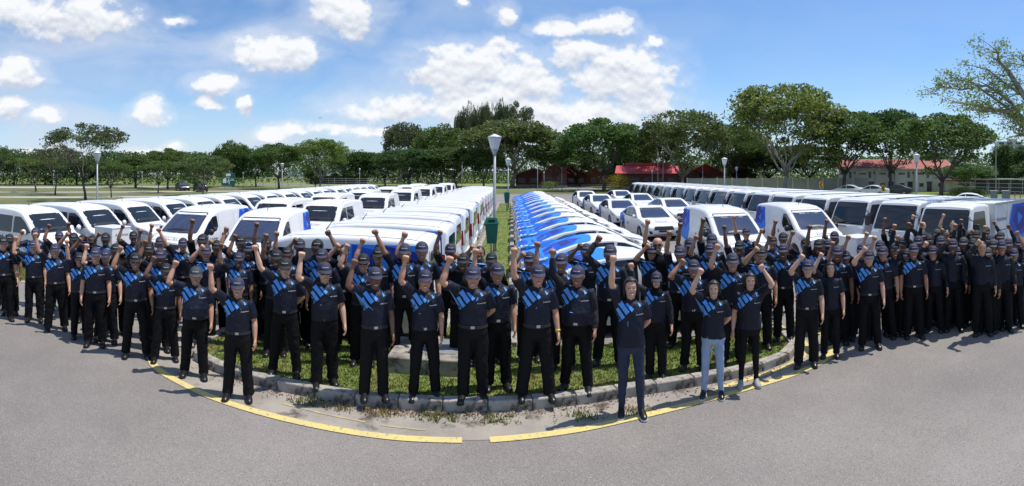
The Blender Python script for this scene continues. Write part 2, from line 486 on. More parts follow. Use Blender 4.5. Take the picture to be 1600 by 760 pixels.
# raised soil with grass
ILZ = 0.10
top = [(p.x, p.y) for p in resample(KL, 70)]
mbi = MB()
poly = top + [(0.0, 8.9), (0.0, 52), (-1.28, 52), (-1.28, 8.75)]
mbi.add([(x, y, ILZ - 0.012) for x, y in poly], [tuple(range(len(poly)))])
tag(mbi.build('grass_island', lawnm), kind='structure')
mbi = MB(); mbi.prism([(-24, 8.8), (-11.9, 8.8), (-11.9, 9.85), (-24, 9.85)], -0.02, ILZ - 0.012)
tag(mbi.build('grass_island', lawnm), kind='structure')

kerb = tag(empty('kerb'), kind='structure')
stone_mesh = {}
def kerbstone(a, b, w=0.17, h=0.135):
    a, b = Vector(a), Vector(b); d = b - a; L = d.length
    key = round(L, 1)
    if key not in stone_mesh:
        stone_mesh[key] = MB().box((0, 0, h / 2 - 0.02), (key, w, h + 0.04), bev=0.018).mesh('kerb_stone', concm)
    o = newobj('kerb_stone', stone_mesh[key], kerb)
    c = (a + b) / 2; o.location = (c.x, c.y, random.uniform(-0.006, 0.006)); o.rotation_euler = (random.uniform(-.015, .015), 0, atan2(d.y, d.x) + random.uniform(-.008, .008))
    o.scale = (L / key - 0.012, 1, 1)
for P, n in ((KL, 23), ([(0.0, 9.0), (0.0, 52)], 44), ([(-1.28, 8.85), (-1.28, 52)], 44)):
    R = resample(P, n)
    for a, b in zip(R, R[1:]):
        kerbstone(a, b)
for x in range(7):
    kerbstone((-11.9 - x * 1.0, 8.74), (-12.9 - x * 1.0, 8.74))

# concrete chamber with metal lid on the island
ch = tag(empty('inspection_chamber', (-1.28, 8.05, ILZ - 0.03)), 'low concrete inspection chamber with grey metal lid on the grass behind the kerb', 'manhole')
MB().box((0, 0, 0.12), (1.08, 1.0, 0.26), bev=0.02).build('concrete_base', concm, ch)
MB().box((0.1, 0.08, 0.254), (0.72, 0.66, 0.014), bev=0.004).build('metal_lid', mat('grey steel plate', (0.30, 0.32, 0.34), 0.5, metal=0.3, var=0.12, vscale=6), ch)

# grass blades
bladem = leafmat('grass blade', (0.155, 0.205, 0.048), 0.5, 0.3)
dryblade = leafmat('dry grass blade', (0.34, 0.27, 0.11), 0.4, 0.3)
from mathutils.geometry import intersect_point_tri_2d
def inside(p, poly):
    c = False; n = len(poly)
    for i in range(n):
        x1, y1 = poly[i]; x2, y2 = poly[(i + 1) % n]
        if (y1 > p[1]) != (y2 > p[1]) and p[0] < (x2 - x1) * (p[1] - y1) / (y2 - y1) + x1: c = not c
    return c
rg = random.Random(11)
def blades(n, sampler, hmin, hmax, z):
    mb = MB()
    k = 0
    while k < n:
        p = sampler()
        if p is None: continue
        k += 1
        patch_dry = noise.noise(Vector((p[0] * 0.9, p[1] * 0.9, 3)))
        for _ in range(3):
            a = rg.uniform(0, 2 * pi); h = rg.uniform(hmin, hmax); w = rg.uniform(.006, .011)
            bx, by = p[0] + rg.uniform(-.03, .03), p[1] + rg.uniform(-.03, .03)
            lx, ly = rg.uniform(-.6, .6) * h, rg.uniform(-.6, .6) * h
            mb.add([(bx - w * cos(a), by - w * sin(a), z), (bx + w * cos(a), by + w * sin(a), z), (bx + lx, by + ly, z + h)], [(0, 1, 2)],
                   1 if (patch_dry > 0.1 and rg.random() < .75) or rg.random() < .1 else 0)
    return mb
mainpoly = [(x, y) for x, y in top] + [(0.0, 8.9), (-1.28, 8.75)]
def samp_main():
    p = (rg.uniform(-5, 4.7), rg.uniform(6.7, 9.0))
    return p if inside(p, mainpoly) and not (-1.85 < p[0] < -.7 and 7.5 < p[1] < 8.6) else None
def samp_strip():
    y = 8.9 + 42 * rg.random() ** 2
    return (rg.uniform(-1.2, -.08), y)
tag(blades(15000, samp_main, .015, .045, ILZ - .014).build('grass', [bladem, dryblade]), 'short green grass with dry patches on the raised island', 'grass', kind='stuff')
tag(blades(5000, samp_strip, .015, .05, ILZ - .014).build('grass', [bladem, dryblade]), 'green grass on the narrow strip between the rows of vehicles', 'grass', kind='stuff')
tag(blades(3000, lambda: (rg.uniform(-20, -11.95), rg.uniform(8.82, 9.83)), .03, .09, ILZ - .014).build('grass', [bladem, dryblade]), 'grass on the kerbed strip at the far left edge', 'grass', kind='stuff')
def samp_weed():
    x = rg.gauss(rg.choice([-2.6, -2.2, -1.6, -.9, -.2, .9, 1.6]), .14); y = 6.45 + rg.uniform(-.12, .12) + .05 * max(x, 0)
    return (x, y)
tag(blades(420, samp_weed, .02, .07, -.004).build('weeds', [bladem, dryblade]), 'weeds and dry tufts growing along the foot of the kerb', 'weeds', kind='stuff')

# dry leaves and grit caught against the kerb
def litter(n):
    mb = MB()
    for _ in range(n):
        x = rg.choice([rg.gauss(-1.2, .9), rg.uniform(-4.2, 4.0)]); kx = min(KL, key=lambda p: abs(p[0] - x) + (0 if p[1] < 7.4 else 9))
        y = kx[1] - .10 - abs(rg.gauss(0, .10)); a = rg.uniform(0, 6.3); l = rg.uniform(.006, .02); w = l * rg.uniform(.3, .7); z = rg.uniform(.0, .012)
        c_, s_ = cos(a), sin(a)
        mb.add([(x + l * c_, y + l * s_, z), (x - w * s_, y + w * c_, z + rg.uniform(0, .012)), (x - l * c_, y - l * s_, z + rg.uniform(0, .006)), (x + w * s_, y - w * c_, z)], [(0, 1, 2, 3)], rg.choice((0, 0, 1)))
    return mb
tag(litter(1500).build('leaf_litter', [leafmat('dead leaf', (.20, .10, .045), .6, .1), leafmat('grey grit', (.12, .10, .08), .5, .05)]), 'dry brown leaves and grit along the foot of the kerb', 'leaf litter', kind='stuff')

# fields on the left, far strips
def rotstrip(name, az, d0, d1, half, z, m, skew=0.0):
    c, s = cos(az), sin(az)
    P = [(-half, d0), (half, d0 + skew), (half, d1 + skew), (-half, d1)]
    return sheet(name, [(u * c + v * s, -u * s + v * c) for u, v in P], z, m)
rotstrip('path', -0.80, 62, 66, 40, 0.0, pathm, 6)
rotstrip('path', -0.80, 80, 84, 55, 0.0, pathm, 6)
rotstrip('path', -0.80, 104, 116, 70, 0.0, pathm, 8)
lawn2 = groundmat('sunlit lawn tone', (0.16, 0.21, 0.05), [((0.25, 0.27, 0.09), 0.05, 0.4, 0.65, 6), ((0.1, 0.14, 0.035), 0.2, 0.55, 0.75, 6)], bump=0.4, bscale=6)  # lighter lawn copy, sunlight put into the colour
rotstrip('lawn', -0.24, 112, 420, 190, 0.002, lawn2)
rotstrip('lawn', 0.28, 88, 98, 70, 0.004, lawnm)
rotstrip('road', 0.28, 99, 112, 100, 0.004, asphalt)
rotstrip('kerb_edge', 0.22, 86.5, 87.0, 45, 0.012, pathm)
rotstrip('kerb_edge', 0.28, 98.2, 98.7, 70, 0.012, pathm)
rotstrip('lawn', 0.85, 66, 130, 60, 0.004, lawnm)

# ------------------------------------------------------------------ trees
barkm = mat('bark', (0.10, 0.085, 0.07), 0.9, var=0.35, vscale=3, bump=0.6, bscale=12)
palebark = mat('pale bark', (0.27, 0.25, 0.215), 0.9, var=0.3, vscale=3, bump=0.5, bscale=12)
leafD = leafmat('leaf dark green', (0.065, 0.12, 0.03))
leafM = leafmat('leaf mid green', (0.10, 0.17, 0.04))
leafL = leafmat('leaf yellow green', (0.16, 0.235, 0.05))
leafO = leafmat('leaf olive', (0.125, 0.168, 0.052))
leafG = leafmat('leaf grey green', (0.11, 0.145, 0.065))

def tree_meshes(kind, seed, leafm, bark):
    """unit tree: 10 m tall with a 10 m wide crown"""
    r = random.Random(seed); wood = MB(); lv = []; lf = []
    P = dict(rain=dict(h0=2.4, zc=5.5, az=4.2, base=3.3, clumps=150, per=100, cr=(1.05, .55), ls=.16, limbs=7, tr=.22),
             dense=dict(h0=2.0, zc=5.4, az=4.3, base=1.7, clumps=160, per=95, cr=(1.1, .8), ls=.17, limbs=6, tr=.2),
             sparse=dict(h0=2.6, zc=6.2, az=3.6, base=3.8, clumps=95, per=62, cr=(.8, .4), ls=.13, limbs=8, tr=.15),
             vase=dict(h0=1.9, zc=5.7, az=4.1, base=2.5, clumps=185, per=80, cr=(.9, .5), ls=.14, limbs=9, tr=.16),
             tall=dict(h0=1.2, zc=5.2, az=4.8, base=.8, clumps=150, per=95, cr=(1.1, .8), ls=.18, limbs=5, tr=.2),
             feather=dict(h0=3.0, zc=5.6, az=4.3, base=1.5, clumps=130, per=90, cr=(.6, 1.1), ls=.14, limbs=10, tr=.16))[kind]
    h0, tr = P['h0'], P['tr']
    lean = (r.uniform(-.3, .3), r.uniform(-.3, .3))
    tp = [(0, 0, -.3), (lean[0] * .2, lean[1] * .2, h0 * .4), (lean[0], lean[1], h0)]
    wood.tube(tp, [tr * 1.25, tr * .95, tr * .8], 9)
    tips = []
    def limb(a, b, r0, r1, bend=.25, seg=4):
        a, b = Vector(a), Vector(b); L = (b - a).length
        pts = []
        for i in range(seg + 1):
            t = i / seg
            p = a.lerp(b, t); k = sin(pi * t) * bend * L * .35
            pts.append(p + Vector((r.uniform(-.06, .06) * L * (0 < t < 1), r.uniform(-.06, .06) * L * (0 < t < 1), -k * .35)))
        wood.tube(pts, [r0 + (r1 - r0) * i / seg for i in range(seg + 1)], 6)
        return pts
    top = Vector((lean[0], lean[1], h0))
    for i in range(P['limbs']):
        an = 2 * pi * (i + r.uniform(-.3, .3)) / P['limbs']; rr = r.uniform(1.4, 2.9)
        e = Vector((cos(an) * rr, sin(an) * rr, h0 + (P['zc'] - h0) * r.uniform(.75, 1.15)))
        pts = limb(top + Vector((0, 0, r.uniform(-.35, .1))), e, tr * .55, tr * .26)
        for j in range(3):
            an2 = an + r.uniform(-.8, .8); rr2 = min(4.7, rr + r.uniform(.6, 2.2))
            base = pts[r.choice((2, 3, 4))]
            zz = P['zc'] + P['az'] * sqrt(max(0, 1 - (rr2 / 5) ** 2)) * r.uniform(.35, .85)
            e2 = Vector((cos(an2) * rr2, sin(an2) * rr2, zz))
            p2 = limb(base, e2, tr * .24, tr * .09)
            tips.append(e2)
            for k in range(2):
                e3 = e2 + Vector((r.uniform(-1, 1), r.uniform(-1, 1), r.uniform(-.1, .9)))
                q_ = Vector((e3.x / 4.9, e3.y / 4.9, (e3.z - P['zc']) / P['az']))
                if q_.length > 1: e3 = Vector((e3.x / q_.length, e3.y / q_.length, P['zc'] + (e3.z - P['zc']) / q_.length))
                limb(p2[2], e3, tr * .11, tr * .04, seg=3); tips.append(e3)
    centres = [t for t in tips]
    while len(centres) < P['clumps']:
        u, v = r.uniform(0, 2 * pi), r.random()
        rho = 5 * sqrt(v) * .92
        zt = P['zc'] + P['az'] * sqrt(max(0, 1 - (rho / 5) ** 2)) * .94
        zb = P['base'] + (P['zc'] - P['base']) * (rho / 5) ** 2 * (1 if kind in ('rain', 'vase', 'sparse') else .4)
        t = r.random()
        z = zt - (zt - zb) * (t ** (2.2 if kind in ('rain', 'vase', 'sparse') else 1.3))
        c = Vector((rho * cos(u), rho * sin(u), z))
        if noise.noise(c * .45 + Vector((seed, 0, 0))) < (-.2 if kind in ('sparse', 'vase') else -.38): continue
        centres.append(c)
    for c in centres[:int(P['clumps'])]:
        s = r.uniform(.6, 1.3); n = int(P['per'] * r.uniform(.6, 1.4))
        for _ in range(n):
            while True:
                d = Vector((r.uniform(-1, 1), r.uniform(-1, 1), r.uniform(-1, 1)))
                if d.length < 1: break
            d = d * (d.length ** -.35)
            p = c + Vector((d.x * P['cr'][0] * s, d.y * P['cr'][0] * s, d.z * P['cr'][1] * s))
            l = P['ls'] * r.uniform(.6, 1.4)
            if kind == 'feather':
                ax = Vector((r.uniform(-.3, .3), r.uniform(-.3, .3), 1)).normalized(); bx = ax.orthogonal().normalized() * l * .3; ax = ax * l * 2
            else:
                nrm = Vector((r.uniform(-1, 1), r.uniform(-1, 1), r.uniform(-.2, 1.3))).normalized()
                ax = nrm.orthogonal().normalized(); ax = Matrix.Rotation(r.uniform(0, 6.3), 3, nrm) @ ax
                bx = nrm.cross(ax) * l * .55; ax = ax * l
            b = len(lv)
            lv += [tuple(p - ax), tuple(p + bx), tuple(p + ax), tuple(p - bx)]
            lf.append((b, b + 1, b + 2, b + 3))
    m = MB(); m.v = lv; m.f = lf; m.m = [0] * len(lf)
    return wood.mesh('trunk', bark, True), m.mesh('crown', leafm)

TP = {}
for k, kind, seed, lm, bk in (('rainA', 'rain', 3, leafM, barkm), ('rainB', 'rain', 8, leafD, barkm), ('rainO', 'rain', 15, leafO, palebark),
                              ('denseA', 'dense', 21, leafD, barkm), ('denseB', 'dense', 5, leafM, barkm), ('sparseA', 'sparse', 31, leafG, barkm),
                              ('sparseB', 'sparse', 37, leafM, barkm), ('vaseA', 'vase', 41, leafL, palebark), ('vaseB', 'vase', 47, leafO, palebark),
                              ('tallA', 'tall', 51, leafG, barkm), ('feather', 'feather', 61, leafG, barkm)):
    TP[k] = tree_meshes(kind, seed, lm, bk)

# column, distance, row of the crown top, crown width in columns, kind, label
TREES = [
 (-4, 100, 222, 50, 'sparseB', 'sparse feathery tree cut off by the left edge of the picture'),
 (56, 86, 241, 92, 'sparseB', 'low spreading tree in the field between the left edge and the big branching tree'),
 (86, 73, 226, 88, 'sparseA', 'thin grey green tree just left of the big branching tree'),
 (134, 57, 193, 142, 'sparseA', 'tall open tree with dark forked limbs beside the left lamp post'),
 (174, 66, 248, 66, 'sparseB', 'small tree right behind the left lamp post'),
 (22, 135, 244, 70, 'rainB', 'dark bushy tree in the far left background'),
 (70, 140, 246, 80, 'denseA', 'dark tree far behind the thin grey green tree'),
 (120, 135, 250, 80, 'rainB', 'dark tree far behind the forked limbs of the open tree'),
 (168, 140, 247, 80, 'denseA', 'dark tree far behind the small tree by the left lamp post'),
 (212, 110, 243, 90, 'rainB', 'dark flat topped tree right of the left lamp post'),
 (262, 100, 232, 74, 'rainA', 'bushy tree whose top stands above the flat canopy left of the green sign'),
 (247, 82, 250, 70, 'sparseB', 'slim trunked tree in front of the flat canopy'),
 (306, 112, 240, 96, 'rainB', 'dark green wide tree behind the pale twiggy tree'),
 (317, 71, 243, 92, 'vaseB', 'pale twiggy wide tree just left of the green road sign'),
 (364, 120, 221, 58, 'denseB', 'tall round tree standing behind the green road sign'),
 (400, 118, 229, 62, 'denseA', 'dark round tree right of the green road sign'),
 (436, 100, 224, 84, 'rainA', 'broad tree behind the short lamp post left of the pale branching tree'),
 (500, 104, 217, 88, 'vaseA', 'pale yellow green tree with bare curved limbs before the white tower block'),
 (493, 108, 262, 34, 'denseB', 'small bright tree under the pale yellow green tree'),
 (556, 125, 234, 84, 'denseA', 'dark tree with twin trunks in the lawn right of the tower block'),
 (602, 128, 238, 70, 'rainB', 'dark round tree left of the tall drooping tree'),
 (640, 118, 232, 110, 'rainB', 'wide low dark tree with thick trunk on the lawn'),
 (632, 160, 190, 66, 'tallA', 'tall drooping grey green tree above the wide low tree'),
 (690, 155, 196, 86, 'denseB', 'tall broad tree right of the drooping tree'),
 (712, 118, 230, 110, 'rainB', 'dark low tree behind the far end of the white van row'),
 (742, 165, 168, 66, 'feather', 'feathery dark casuarina tree rising above the others'),
 (775, 168, 164, 70, 'feather', 'tall dark casuarina tree right above the front lamp post'),
 (808, 166, 158, 60, 'sparseA', 'half bare grey topped tree highest on the skyline'),
 (800, 112, 188, 158, 'rainO', 'large olive rain tree behind the two lamp posts'),
 (756, 108, 236, 74, 'rainB', 'dark tree left of the front lamp post'),
 (868, 112, 219, 84, 'rainA', 'green tree between the olive rain tree and the big dome tree'),
 (944, 92, 186, 138, 'rainA', 'big dome shaped tree with thick pale trunk in front of the red roofs'),
 (905, 118, 236, 90, 'rainB', 'low dark tree left of the thick pale trunk'),
 (985, 112, 215, 84, 'denseA', 'dark tree right of the big dome shaped tree'),
 (1066, 88, 173, 146, 'vaseB', 'multi stemmed pale leaved tree behind the far trucks'),
 (1030, 104, 196, 84, 'rainA', 'green tree partly behind the multi stemmed pale leaved tree'),
 (1140, 105, 196, 110, 'rainA', 'green tree behind the tall right hand lamp post'),
 (1160, 120, 232, 100, 'denseA', 'low dark tree in the gap before the great yellow green tree'),
 (1226, 74, 134, 190, 'vaseA', 'great yellow green tree with pale V shaped limbs behind the trucks'),
 (1200, 110, 228, 120, 'rainB', 'dark tree beneath the great yellow green tree on its left'),
 (1262, 108, 226, 120, 'rainB', 'dark tree beneath the great yellow green tree on its right'),
 (1318, 80, 172, 138, 'rainA', 'dark limbed tree right of the great yellow green tree'),
 (1392, 84, 171, 118, 'rainB', 'tall tree in front of the white building'),
 (1470, 58, 178, 162, 'rainA', 'umbrella shaped tree with dark trunk beside the right lamp post'),
 (1508, 78, 256, 92, 'rainA', 'small round tree at the right end of the white building'),
 (1588, 92, 222, 90, 'denseA', 'dark tree by the right edge behind the street light'),
 (1560, 100, 262, 80, 'denseB', 'low bush like tree beyond the right fence'),
 (1622, 80, 250, 80, 'rainB', 'dark low tree cut by the right edge of the picture'),
]
for (px, d, ytop, wpx, kind, label) in TREES:
    x, y = pol(px, d)
    H = EYE + (HY - ytop) * d / FPX; Wd = wpx * d / FPX
    H *= 1.03; Wd *= 1.02
    t = tag(empty('tree', (x, y, -0.02), random.uniform(0, 6.28), (Wd / 10, Wd / 10, H / 10)), label, 'tree', 'trees around the car park')
    newobj('trunk', TP[kind][0], t); newobj('crown', TP[kind][1], t)

# tree overhanging the right edge: its own mesh with larger leaves
def overhang_tree():
    r = random.Random(77); wood = MB(); lv = []; lf = []
    x0, y0 = pol(1690, 20); root = Vector((0, 0, 0))
    A = atan2(x0, y0)
    tang = Vector((-cos(A), sin(A), 0)); outw = Vector((sin(A), cos(A), 0))
    m = 20 / FPX
    def P(px, py, dep=0):   # point at this column and row, about the trunk's distance
        return tang * ((1690 - px) * m) + Vector((0, 0, EYE + (HY - py) * m)) + outw * dep
    wood.tube([root - Vector((0, 0, .2)), P(1690, 400), P(1680, 260), P(1660, 215)], [.34, .28, .24, .2], 10)
    br = [[(1660, 215), (1600, 188), (1570, 172), (1520, 160), (1480, 152)], [(1660, 215), (1600, 150), (1575, 110), (1558, 92), (1560, 78)],
          [(1600, 188), (1560, 158), (1520, 130), (1490, 122)], [(1600, 188), (1580, 160), (1545, 135), (1505, 142), (1468, 134)],
          [(1570, 172), (1540, 172), (1510, 168)], [(1660, 215), (1640, 130), (1605, 105), (1595, 84)], [(1600, 150), (1570, 130), (1540, 105)],
          [(1640, 210), (1605, 208), (1590, 190), (1565, 180)], [(1605, 208), (1594, 212), (1590, 200)], [(1660, 215), (1700, 120), (1720, 80)], [(1660, 215), (1740, 160), (1790, 140)]]
    tips = []
    for i, b in enumerate(br):
        dep = r.uniform(-1.5, 1.5)
        pts = [P(px, py, dep * (j / (len(b) - 1))) for j, (px, py) in enumerate(b)]
        n = len(pts)
        w0 = .15 if i in (0, 1, 5, 9, 10) else .07
        wood.tube(pts, [w0 * (1 - .8 * j / (n - 1)) for j in range(n)], 6)
        for j in range(1, n):
            for k in range(11):
                a = pts[j - 1].lerp(pts[j], r.random())
                e = a + Vector((0, 0, r.uniform(-.25, .42))) + tang * r.uniform(-.6, .9) + outw * r.uniform(-.9, .9)
                wood.tube([a, (a + e) / 2 + Vector((0, 0, .04)), e], [.022, .015, .007], 4)
                if r.random() < (.95 if j > 1 else .35): tips.append((e, r.uniform(.22, .42)))
    for c, s in tips:
        for _ in range(30):
            d = Vector((r.gauss(0, .5), r.gauss(0, .5), r.gauss(0, .35))) * s
            p = c + d; l = r.uniform(.04, .075)
            nrm = Vector((r.uniform(-1, 1), r.uniform(-1, 1), r.uniform(0, 1.4))).normalized()
            ax = Matrix.Rotation(r.uniform(0, 6.3), 3, nrm) @ nrm.orthogonal().normalized(); bx = nrm.cross(ax) * l * .42; ax = ax * l
            b = len(lv); lv.extend([tuple(p - ax), tuple(p + bx), tuple(p + ax), tuple(p - bx)]); lf.append((b, b + 1, b + 2, b + 3))
    t = tag(empty('tree', (x0, y0, 0)), 'near tree outside the right edge with leafy branches reaching in against the blue sky', 'tree')
    wood.build('trunk', palebark, t, True)
    mm = MB(); mm.v = lv; mm.f = lf; mm.m = [0] * len(lf); mm.build('crown', leafmat('leaf fresh green', (0.17, 0.27, 0.05), .4, .5), t)
overhang_tree()

# far wood closing the horizon, and undergrowth beneath the nearer trees
def wood_band(n, a0, a1, d0, d1, h, hv, per, lm, label, name, ls, sp):
    r = random.Random(n); lv = []; lf = []
    for i in range(n):
        a = a0 + (a1 - a0) * i / n + r.uniform(-.003, .003); d = r.uniform(d0, d1)
        hh = h + hv * noise.noise(Vector((a * 9, n, 0))) + r.uniform(-.8, .8) * hv * .35 + (d - d0) * .02
        cx, cy = d * sin(a), d * cos(a)
        for _ in range(per):
            z = hh * (1 - r.random() ** 1.6 * .98)
            p = Vector((cx + r.gauss(0, sp), cy + r.gauss(0, sp), z)); l = r.uniform(ls * .6, ls * 1.2)
            nrm = Vector((r.uniform(-1, 1), r.uniform(-1, 1), r.uniform(-.2, 1.2))).normalized()
            ax = Matrix.Rotation(r.uniform(0, 6.3), 3, nrm) @ nrm.orthogonal().normalized(); bx = nrm.cross(ax) * l * .6; ax = ax * l
            b = len(lv); lv.extend([tuple(p - ax), tuple(p + bx), tuple(p + ax), tuple(p - bx)]); lf.append((b, b + 1, b + 2, b + 3))
    m = MB(); m.v = lv; m.f = lf; m.m = [0] * len(lf)
    tag(m.build(name, lm), label, 'woodland', kind='stuff')
wood_band(520, -1.12, 1.12, 165, 240, 8.8, 2.4, 90, leafD, 'dark band of distant woodland along the horizon', 'distant_wood', .5, 1.6)
wood_band(170, -1.10, -.50, 126, 165, 7.8, 1.8, 110, leafD, 'dark undergrowth beneath the trees of the left field', 'undergrowth', .32, 1.2)
wood_band(190, .10, 1.12, 128, 150, 5.0, 1.4, 90, leafD, 'dark undergrowth behind the red halls and right hand trees', 'undergrowth', .32, 1.2)
wood_band(110, -.30, .10, 150, 164, 3.6, 1.0, 70, leafD, 'hedge behind the far lawn in the middle', 'hedge_band', .3, 1.0)

# ------------------------------------------------------------------ lamp posts
lampwhite = mat('lamp white', (0.72, 0.72, 0.72), 0.4)
lampglass = mat('frosted lantern', (0.52, 0.54, 0.55), 0.25, spec=0.6)
def lamp_proto():
    t = empty('lamp_post')
    MB().tube([(0, 0, 0), (0, 0, 1.0), (0, 0, 3.62)], [.065, .058, .045], 10).build('pole', galv, t, True)
    MB().lathe([(.05, 3.55), (.075, 3.63), (.11, 3.70), (.115, 3.73), (0.01, 3.73)], 14).build('collar', galv, t, True)
    MB().lathe([(.115, 3.732), (.16, 3.86), (.20, 4.02), (.225, 4.13), (.0, 4.132)], 14).build('lantern', lampglass, t, True)
    MB().lathe([(0.0, 4.13), (.238, 4.134), (.24, 4.155), (.12, 4.21), (.03, 4.25), (.0, 4.255)], 14).build('lamp_cap', lampwhite, t, True)
    MB().lathe([(.11, 0), (.11, .02), (.075, .06), (.07, .3)], 12).build('base_collar', galv, t, True)
    return t
lp = lamp_proto()
LAMPS = [(773, 18.0, 4.26, 'tall grey lamp post with white lantern on the grass strip, nearest in the middle'),
         (794, 41, 4.1, 'second lamp post on the grass strip, behind the nearest one'),
         (152, 30, 4.26, 'lamp post beside the open forked tree on the left'),
         (84, 95, 3.6, 'small distant lamp post left of the forked tree'),
         (222, 92, 3.3, 'distant lamp post with flat head in the left field'),
         (242, 88, 3.1, 'distant lamp post second right of the flat headed one in the left field'),
         (250, 130, 2.9, 'tiny distant lamp post in the shade of the left trees'),
         (267, 130, 2.9, 'tiny distant lamp post left of the parked dark cars'),
         (380, 100, 3.2, 'distant lamp post just right of the green road sign'),
         (441, 62, 4.2, 'lamp post standing before the broad tree left of the pale branching tree'),
         (473, 130, 3.0, 'tiny lamp post under the pale yellow green tree'),
         (562, 105, 4.0, 'lamp post behind the vans, right of the pale yellow green tree'),
         (626, 125, 3.7, 'thin lamp post on the lawn before the wide low tree'),
         (658, 140, 3.0, 'tiny lamp post on the lawn right of the wide low tree'),
         (850, 100, 3.3, 'short lamp post in the shade beyond the blue tailed cars'),
         (1019, 80, 3.6, 'lamp post before the red roofed hall, left of its neighbour'),
         (1132, 40, 4.2, 'lamp post rising behind the middle of the truck row'),
         (1151, 72, 3.9, 'shorter lamp post right of the one behind the truck row'),
         (1432, 32, 4.2, 'lamp post with conical head before the white building')]
for i, (px, d, H, label) in enumerate(LAMPS):
    o = lp if i == 0 else copy_tree(lp)
    x, y = pol(px, d)
    if i < 2: x = min(x, -0.4) if i == 0 else -0.30
    if i == 0: x = -0.59
    o.location = (x, y, .08 if i < 2 else 0); o.rotation_euler = (0, 0, random.uniform(0, 6)); s = H / 4.26
    o.scale = (s, s, s) if i > 1 else (1, 1, s)
    tag(o, label, 'lamp post', 'lamp posts')
# tall street light on the right
sx, sy = pol(1556, 55)
t = tag(empty('street_light', (sx, sy, 0)), 'tall slim street light with curved arm near the right edge', 'street light')
MB().tube([(0, 0, 0), (0, 0, 5.2), (-.05, 0, 6.0), (-.5, 0, 6.35), (-1.1, 0, 6.45)], [.07, .05, .045, .04, .035], 8).build('pole', galv, t, True)
MB().box((-1.35, 0, 6.44), (.55, .18, .09), bev=.03).build('lamp_head', galv, t)
# bare flag poles near the red hall
for px, d, top, label in ((722, 90, 258, 'thin bare pole left of the front lamp post'), (878, 88, 262, 'thin dark pole before the red roofs, left of the pale trunk'),
                          (840, 75, 255, 'thin bare pole among the shaded trees beyond the blue tails'), (1028, 80, 236, 'tall thin pole before the red hall'),
                          (1036, 82, 244, 'thin pole just right of the tallest one before the red hall'), (1098, 84, 258, 'thin pole between red hall and trucks')):
    x, y = pol(px, d); H = EYE + (HY - top) * d / FPX
    t = tag(empty('pole', (x, y, 0)), label, 'pole', 'thin bare poles')
    MB().tube([(0, 0, 0), (0, 0, H)], [.06, .035], 8).build('shaft', galv, t, True)
    MB().ell((0, 0, H), (.06, .06, .06), 8, 5).build('finial', galv, t, True)

# ------------------------------------------------------------------ litter bins
greenp = mat('green plastic', (0.0, 0.11, 0.062), 0.4, var=.1)
def litter_bin(px, d, label, s=1.0):
    x, y = pol(px, d)
    t = tag(empty('litter_bin', (min(x, -.2), y, ILZ), .1, (s, s, s)), label, 'bin')
    mb = MB(); b0, b1 = .15, .205
    mb.add([(-b0, -b0 * .8, .25), (b0, -b0 * .8, .25), (b0, b0 * .8, .25), (-b0, b0 * .8, .25), (-b1, -b1 * .8, .86), (b1, -b1 * .8, .86), (b1, b1 * .8, .86), (-b1, b1 * .8, .86)],
           [(3, 2, 1, 0), (0, 1, 5, 4), (1, 2, 6, 5), (2, 3, 7, 6), (3, 0, 4, 7), (4, 5, 6, 7)])
    mb.v = [(x_, y_ + .12 * (z_ - .6), z_ + .42) for x_, y_, z_ in mb.v]; mb.build('bin_body', greenp, t)
    mb = MB(); mb.box((0, 0, .875), (.47, .39, .03), bev=.008)
    mb.add([(-.215, -.175, .89), (.215, -.175, .89), (.215, .175, .89), (-.215, .175, .89), (-.17, -.13, 1.06), (.17, -.13, 1.06), (.17, .13, 1.06), (-.17, .13, 1.06)],
           [(0, 1, 5, 4), (1, 2, 6, 5), (2, 3, 7, 6), (3, 0, 4, 7), (4, 5, 6, 7)])
    mb.v = [(x_, y_ + .12 * (z_ - .6), z_ + .42) for x_, y_, z_ in mb.v]; mb.build('bin_lid', greenp, t)
    MB().box((0, -.118, 1.39), (.2, .03, .07)).build('slot', rubber, t)
    MB().tube([(0.0, .24, 0), (0.0, .24, 1.2)], .03, 8).build('post', galv, t, True)
litter_bin(768, 17.0, 'green litter bin on the grass strip beside the nearest lamp post')
litter_bin(792, 40, 'second green litter bin far along the grass strip')

# ------------------------------------------------------------------ buildings
redroof = mat('red metal roof', (0.60, 0.085, 0.10), 0.5, var=.12, vscale=1.5)
tile = mat('red clay tile', (0.36, 0.115, 0.085), 0.8, var=.25, vscale=2)
brick = mat('dark red brick', (0.17, 0.055, 0.05), 0.85, var=.2, vscale=4)
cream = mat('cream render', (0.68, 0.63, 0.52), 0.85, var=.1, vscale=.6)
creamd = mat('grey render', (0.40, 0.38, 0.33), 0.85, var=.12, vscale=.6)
winm = mat('window glass', (0.03, 0.035, 0.04), 0.1)
whitew = mat('white wall', (0.62, 0.63, 0.64), 0.7, var=.05, vscale=.2)

